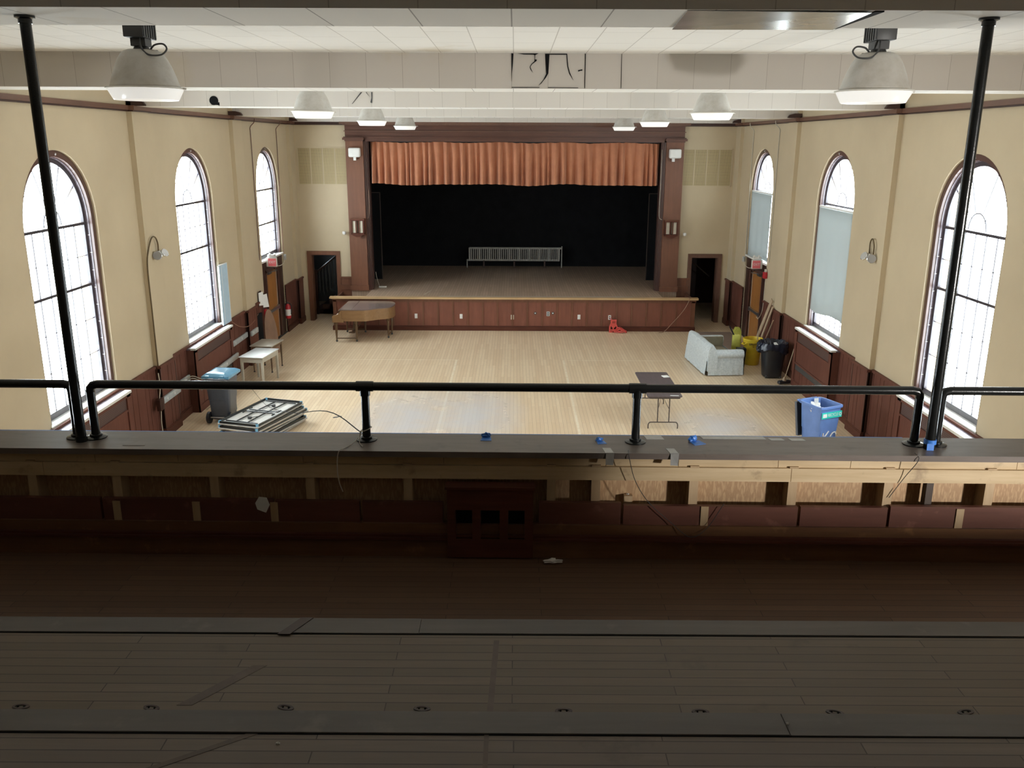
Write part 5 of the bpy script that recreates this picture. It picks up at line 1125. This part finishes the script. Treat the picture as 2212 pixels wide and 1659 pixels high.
for i2, (r, z) in enumerate(prof):
    for k in range(n):
        a = 2*PI*k/n; c, s_ = math.cos(a), math.sin(a); d = (abs(c)**3.2+abs(s_)**3.2)**(-1/3.2)
        wv = rnd.uniform(-1, 1)
        low = (0.10*(0.5+0.5*math.sin(3*a+1.0))) if i2 == 0 else 0
        left = 0.05*max(0, -c)**2 if i2 in (1, 2) else 0
        vs.append(((r+left+0.014*wv*(r > 0))*c*d, (r+0.014*wv*(r > 0))*s_*d, z+low+0.022*rnd.uniform(-1, 1)))
for i2 in range(len(prof)-1):
    for k in range(n): fs.append((i2*n+k, i2*n+(k+1) % n, (i2+1)*n+(k+1) % n, (i2+1)*n+k))
b.add(vs, fs, None, True); b.build('bin_liner', M['bag'], t)
rnd = random.Random(5); bm = bmesh.new(); bmesh.ops.create_icosphere(bm, subdivisions=3, radius=1)
for v in bm.verts: k = 0.8+rnd.uniform(-0.2, 0.25); v.co = Vector((v.co.x*0.09*k, v.co.y*0.10*k, v.co.z*0.15*k))
MB().bm(bm, None, True).build('gathered_liner', M['bag'], t, (-0.37, -0.05, 0.78))
o = MB().prism([(-0.05, 0.16), (0.02, 0.17), (0.075, 0.06), (0.085, -0.03), (0.0, -0.04), (-0.03, 0.06)], -0.01, 0.01, 'y').build('white_carton', M['white'], None, (6.70, 21.62, 0.80)); o.rotation_euler = (R(-50), 0, 0); tag(o, 'white carton on top of the black bag in the bin', 'carton')
t = thing('caution_sign', 'lime folded caution sign standing behind the sofa', 'floor sign', (6.18, 23.55, 0), R(8))
for k, y in enumerate((-0.035, 0.03)):
    b = MB(); A = [(-0.15, 0.0), (-0.13, 0.0), (-0.11, 0.06), (0.09, 0.06), (0.11, 0.0), (0.13, 0.0), (0.12, 0.45), (0.10, 0.82), (0.04, 0.93), (-0.06, 0.93), (-0.12, 0.82), (-0.14, 0.45)]
    b.prism(A, y, y+0.012, 'y'); b.xform(Matrix.Rotation(R(-5 if k == 0 else 5), 4, 'X')); b.build('panel', M['yellowgreen'], t)
t = thing('wringer', 'lime plastic wringer beside the yellow trash can', 'mop wringer', (6.06, 23.18, 0.48)); MB().rbox(-0.09, -0.06, 0.0, 0.10, 0.08, 0.32, 0.02).build('basket', M['yellowgreen'], t); MB().tube([(-0.06, 0.0, 0.30), (-0.20, -0.02, 0.55)], 0.02, 8).build('lever', M['blackplastic'], t)
t = thing('black_bucket', 'black square bucket between the sofa and the yellow can', 'bucket', (6.13, 22.85, 0)); b = MB(); vs, fs, n = sqlathe([(0, 0, 0.01), (0.10, 0.10, 0.0), (0.125, 0.125, 0.50), (0.115, 0.115, 0.50), (0.095, 0.095, 0.45), (0, 0, 0.45)], 32, 6); b.add(vs, fs); b.build('body', M['blackplastic'], t)
t = thing('broom', 'push broom leaning on the radiator cover at the right', 'broom', (6.78, 21.02, 0), R(20))
MB().rbox(-0.17, -0.05, 0.02, 0.17, 0.06, 0.10, 0.02).build('bristles', M['blackplastic'], t); MB().lathe([(0.05, 0.09), (0.045, 0.13), (0.018, 0.2)], 12).build('socket', M['lumber'], t)
q = Matrix.Rotation(R(-20), 3, 'Z') @ Vector((7.06-6.78, 21.15-21.02, 1.16)); MB().cyl((0.0, 0, 0.12), tuple(q), 0.012, 10).build('handle', M['lumber'], t)
# red cord caddy
t = thing('cord_caddy', 'red slotted cord caddy with tangled red cord by the stage', 'cord caddy', (3.18, 27.14, 0))
def ang(p): return p
b = MB(); b.ring([(-0.15, 0.0), (-0.15, 0.18), (-0.10, 0.30), (-0.11, 0.41), (0.08, 0.41), (0.07, 0.30), (0.12, 0.18), (0.12, 0.0)], [(-0.11, 0.04), (-0.11, 0.17), (-0.06, 0.28), (-0.07, 0.37), (0.04, 0.37), (0.03, 0.28), (0.08, 0.17), (0.08, 0.04)], -0.03, 0.03, 'y', closed=True)
b.prism([(-0.10, 0.30), (-0.10, 0.22), (-0.02, 0.12), (0.07, 0.22), (0.07, 0.30)], -0.02, 0.02, 'y'); b.box(-0.12, -0.03, 0.06, -0.03, 0.03, 0.10); b.box(0.0, -0.03, 0.06, 0.09, 0.03, 0.10); b.box(-0.04, -0.03, 0.0, 0.0, 0.03, 0.13)
for x in (-0.06, 0.0, 0.05): b.box(x-0.01, -0.035, 0.31, x+0.01, 0.03, 0.38)
b.build('frame', M['redcord'], t)
rnd = random.Random(9); b = MB(); pts = []
for k in range(44):
    a = k*1.35; rr = 0.10+0.13*rnd.random(); hx = 0.24+rr*math.cos(a); hz = max(0.012, 0.015+0.20*rnd.random()*max(0.1, 1-(hx-0.08)/0.40)); pts.append((hx, -0.03+0.11*math.sin(a), hz))
b.tube(smoothpath(pts, 5), 0.011, 6); b.build('cord', M['redcord'], t)
b = MB(); b.tube(smoothpath([(-0.13, 0.20, 0.44), (-0.07, 0.16, 0.40), (-0.03, 0.05, 0.36), (0.0, 0.0, 0.30)], 5), 0.008, 6); b.build('plug_lead', M['redcord'], t)
# wheeled carts
def cart(name, label, cat, loc, rz, mat, lidmat, opened):
    t = thing(name, label, cat, loc, rz); w, d, hh = 0.27, 0.30, 1.03
    vs, fs, n = sqlathe([(0, 0, 0.07), (0.19, 0.20, 0.07), (0.205, 0.225, 0.14), (0.225, 0.25, 0.50), (0.232, 0.258, 0.505), (0.26, 0.29, 0.98), (0.285, 0.315, 0.985), (0.285, 0.315, hh), (0.262, 0.292, hh), (0.25, 0.28, 0.95), (0.195, 0.21, 0.15), (0, 0, 0.15)], 48, 9)
    b = MB(); b.add(vs, fs, None, True); b.build('body', M[mat], t)
    b = MB()
    for x in (-0.17, 0.17): b.box(x-0.012, -0.262, 0.16, x+0.012, -0.20, 0.80)
    b.box(-0.17, -0.27, 0.78, 0.17, -0.23, 0.80); b.build('front_rib', M[mat], t)
    for sx in (-1, 1):
        wh = MB().cyl((sx*0.20, 0.25, 0.125), (sx*0.255, 0.25, 0.125), 0.125, 24).build('wheel', M['blackplastic'], t)
        MB().cyl((sx*0.252, 0.25, 0.125), (sx*0.26, 0.25, 0.125), 0.075, 20).build('hub', M['grey'], wh)
    MB().cyl((-0.2, 0.25, 0.125), (0.2, 0.25, 0.125), 0.015, 10).build('axle', M['steel'], t)
    MB().tube(smoothpath([(-0.22, 0.30, 0.97), (-0.22, 0.37, 1.0), (-0.20, 0.385, 1.0), (0.20, 0.385, 1.0), (0.22, 0.37, 1.0), (0.22, 0.30, 0.97)], 3), 0.017, 8).build('handle_bar', M[mat], t)
    lid = []
    nx, ny = 14, 14; vs = []; fs = []
    for i in range(nx+1):
        for j in range(ny+1):
            x = -0.295+0.59*i/nx; y = -0.335+0.67*j/ny; e = min(i, nx-i, j, ny-j)
            z = (0.0, 0.03, 0.055, 0.065)[min(e, 3)]; vs.append((x, y, z))
    for i in range(nx):
        for j in range(ny): a = i*(ny+1)+j; fs.append((a, a+1, a+ny+2, a+ny+1))
    b = MB(); b.add(vs, fs, None, True)
    b.ring([(-0.295, -0.335), (0.295, -0.335), (0.295, 0.335), (-0.295, 0.335)], [(-0.28, -0.32), (0.28, -0.32), (0.28, 0.32), (-0.28, 0.32)], -0.05, 0.0, 'z', closed=True)
    b.box(-0.20, 0.33, -0.03, -0.12, 0.37, 0.02); b.box(0.12, 0.33, -0.03, 0.20, 0.37, 0.02)
    if opened: b.xform(Matrix.Translation((0, 0.40, 1.0)) @ Matrix.Rotation(R(-100), 4, 'X') @ Matrix.Translation((0, 0.36, 0)) @ Matrix.Rotation(PI, 4, 'Z') @ Matrix.Translation((0, 0, 0)))
    else: b.xform(Matrix.Translation((0, 0, hh+0.02)))
    L = b.build('lid', M[lidmat], t)
    return t, L
t, L = cart('wheeled_cart', 'charcoal wheeled trash cart with a closed blue lid', 'wheeled bin', (-6.25, 17.92, 0), R(176), 'greycart', 'cartlid', False)
for x in (-0.14, 0.10): MB().box(x-0.06, 0.337, 0.985, x+0.06, 0.342, 1.015).build('label_patch', M['paper'], t)
t, L = cart('recycling_cart', 'slate blue open recycling cart full of scrap paper', 'wheeled bin', (5.91, 16.00, 0), R(24.3), 'bluecart', 'greycart', True)
lab = MB().box(-0.235, -0.298, 0.80, 0.25, -0.285, 0.92).build('teal_label', M['teal'], t); lab.rotation_euler = (0, 0, 0)
text('RECYCLE', 0.085, 'white', lab, (0.03, -0.2995, 0.862), (R(90), 0, 0), 'lettering', 0.001, sx=0.72)
b = MB(); b.box(-0.215, -0.301, 0.825, -0.12, -0.298, 0.895); b.build('white_block', M['white'], lab)
b = MB(); oo = [(0.033*math.cos(2*PI*k/24), 0.033*math.sin(2*PI*k/24)) for k in range(24)]; ii = [(0.021*math.cos(2*PI*k/24), 0.021*math.sin(2*PI*k/24)) for k in range(24)]
b.ring([(0.21+x, 0.862+y) for x, y in oo], [(0.21+x, 0.862+y) for x, y in ii], -0.301, -0.298, 'y', closed=True); b.build('ring_symbol', M['white'], lab)
# painted initials low on the front
b = MB()
def stroke(pts): b.tube(smoothpath([(x, -0.262, z) for x, z in pts], 4), 0.013, 6)
stroke([(-0.13, 0.50), (-0.135, 0.40), (-0.14, 0.28)]); stroke([(0.0, 0.53), (-0.06, 0.46), (-0.13, 0.39)]); stroke([(-0.10, 0.41), (-0.04, 0.35), (0.02, 0.28)])
stroke([(0.19, 0.44), (0.16, 0.49), (0.10, 0.48), (0.05, 0.41), (0.045, 0.33), (0.09, 0.28), (0.16, 0.29)])
b.build('painted_initials', M['white'], t)
for k, (dx, dy, dz, sx, sy, sz, rx, ry, rz, lab) in enumerate(((-0.13, 0.06, 0.93, 0.17, 0.15, 0.10, 20, -15, 30, 'large crumpled white sheet heaped in the recycling cart'), (0.02, -0.09, 0.87, 0.10, 0.09, 0.07, 10, 30, 70, 'smaller crumpled paper at the front of the recycling cart'), (-0.20, -0.10, 0.95, 0.06, 0.10, 0.05, 0, 40, 10, 'white paper edge at the left rim of the recycling cart'))):
    c_, s_ = math.cos(R(24.3)), math.sin(R(24.3)); X0 = 5.91+c_*dx-s_*dy; Y0 = 16.0+s_*dx+c_*dy
    o = crumple('scrap_paper', lab, 'paper', (X0, Y0, dz-0.03), sx, sy, sz, 'paper', 30+k, 'paper in the recycling cart'); o.rotation_euler = (R(rx), R(ry), R(rz))
c_, s_ = math.cos(R(24.3)), math.sin(R(24.3)); dx, dy = 0.06, 0.16
o = MB().hexa([(-0.03, 0, -0.28), (0.05, 0.0, -0.28), (0.05, 0.008, -0.28), (-0.03, 0.008, -0.28)], [(-0.05, 0.05, 0.14), (0.03, 0.05, 0.15), (0.03, 0.058, 0.15), (-0.05, 0.058, 0.14)]).build('cardboard_strip', M['white'], None, (5.91+c_*dx-s_*dy, 16.0+s_*dx+c_*dy, 0.90)); tag(o, 'tall white card strip sticking up in the recycling cart', 'card')
o = crumple('black_bag', 'dark plastic bag filling the recycling cart under the paper', 'bag', (5.91, 16.0, 0.62), 0.23, 0.25, 0.20, 'bag', 77)
o = MB().prism(rrect(0.10, 0.03, 0.01, 3), 0, 0.003, 'z').build('dark_scrap', M['greydk'], None, (-3.86, 18.15, 0.0), R(35)); tag(o, 'small dark scrap on the floor right of the table stack', 'scrap')

# ================================================================== LIGHT
wd = bpy.data.worlds.new('World'); sc.world = wd; wd.use_nodes = True
bg = wd.node_tree.nodes['Background']; bg.inputs[0].default_value = (0.86, 0.94, 1.0, 1); bg.inputs[1].default_value = 21.5
def portal(s, cy, hw, z0, z1):
    L = bpy.data.lights.new('window_portal', 'AREA'); L.shape = 'RECTANGLE'; L.size = 2*hw; L.size_y = z1-z0
    L.cycles.is_portal = True
    o = bpy.data.objects.new('window_portal', L); COL.objects.link(o); o.location = (s*(W+0.40), cy, (z0+z1)/2)
    # -Z of the lamp looks into the room
    d = Vector((-s, 0, 0)); o.rotation_euler = d.to_track_quat('-Z', 'Y').to_euler()
    zx = o.matrix_world
    o.rotation_euler = (R(90), 0, R(90)*s)
    return o
for s in (-1, 1):
    portal(s, 8.05, HW, Z0, 3.1)
    for i, cy in enumerate(WIN): portal(s, cy, HW, Z0 if i < 2 else ZD, 5.67)
# stair lamp right rear of balcony; unseen low wall added to block its light
struct(MB().box(3.36, 2.24, T0-0.2, W, 2.32, 4.28).build('wall_lamp_block', M['wall']), 'unseen low wall added to block the flood lamp light', 'wall')
t = thing('stair_flood_lamp', 'wall flood lamp lighting the balcony stairwell', 'wall lamp', (6.0, 0.2, 4.75), R(-127))
MB().rbox(-0.16, -0.12, -0.12, 0.0, 0.12, 0.12, 0.02).build('housing', M['greydk'], t)
MB().box(-0.2, -0.03, -2.0+1.35, -0.14, 0.03, 0.0).build('stand', M['greydk'], t)
tl = NT('lit_lamp_face'); tl.bs.inputs['Emission Color'].default_value = (1, 0.97, 0.92, 1); tl.bs.inputs['Emission Strength'].default_value = 40.0; tl.color((0.8, 0.8, 0.8))
MB().box(0.0, -0.11, -0.11, 0.01, 0.11, 0.11).build('lit_face', tl.m, t)
L = bpy.data.lights.new('stair_flood', 'SPOT'); L.energy = 1700; L.spot_size = R(62); L.spot_blend = 0.12; L.shadow_soft_size = 0.16; L.color = (1.0, 0.97, 0.92)
o = bpy.data.objects.new('stair_flood', L); COL.objects.link(o); o.location = (5.9, 0.33, 4.75)
o.rotation_euler = (Vector((4.30, 4.74, 3.95))-o.location).to_track_quat('-Z', 'Y').to_euler()
vs_ = sc.view_settings; sc.display_settings.display_device = 'sRGB'; vs_.view_transform = 'Standard'; vs_.look = 'None'; vs_.exposure = 0.0; vs_.gamma = 1.0; vs_.use_curve_mapping = False
cy_ = sc.cycles; cy_.use_denoising = True; cy_.max_bounces = 12; cy_.diffuse_bounces = 8; cy_.glossy_bounces = 4; cy_.transparent_max_bounces = 12; cy_.transmission_bounces = 6; cy_.sample_clamp_indirect = 8.0; cy_.caustics_reflective = False; cy_.caustics_refractive = False
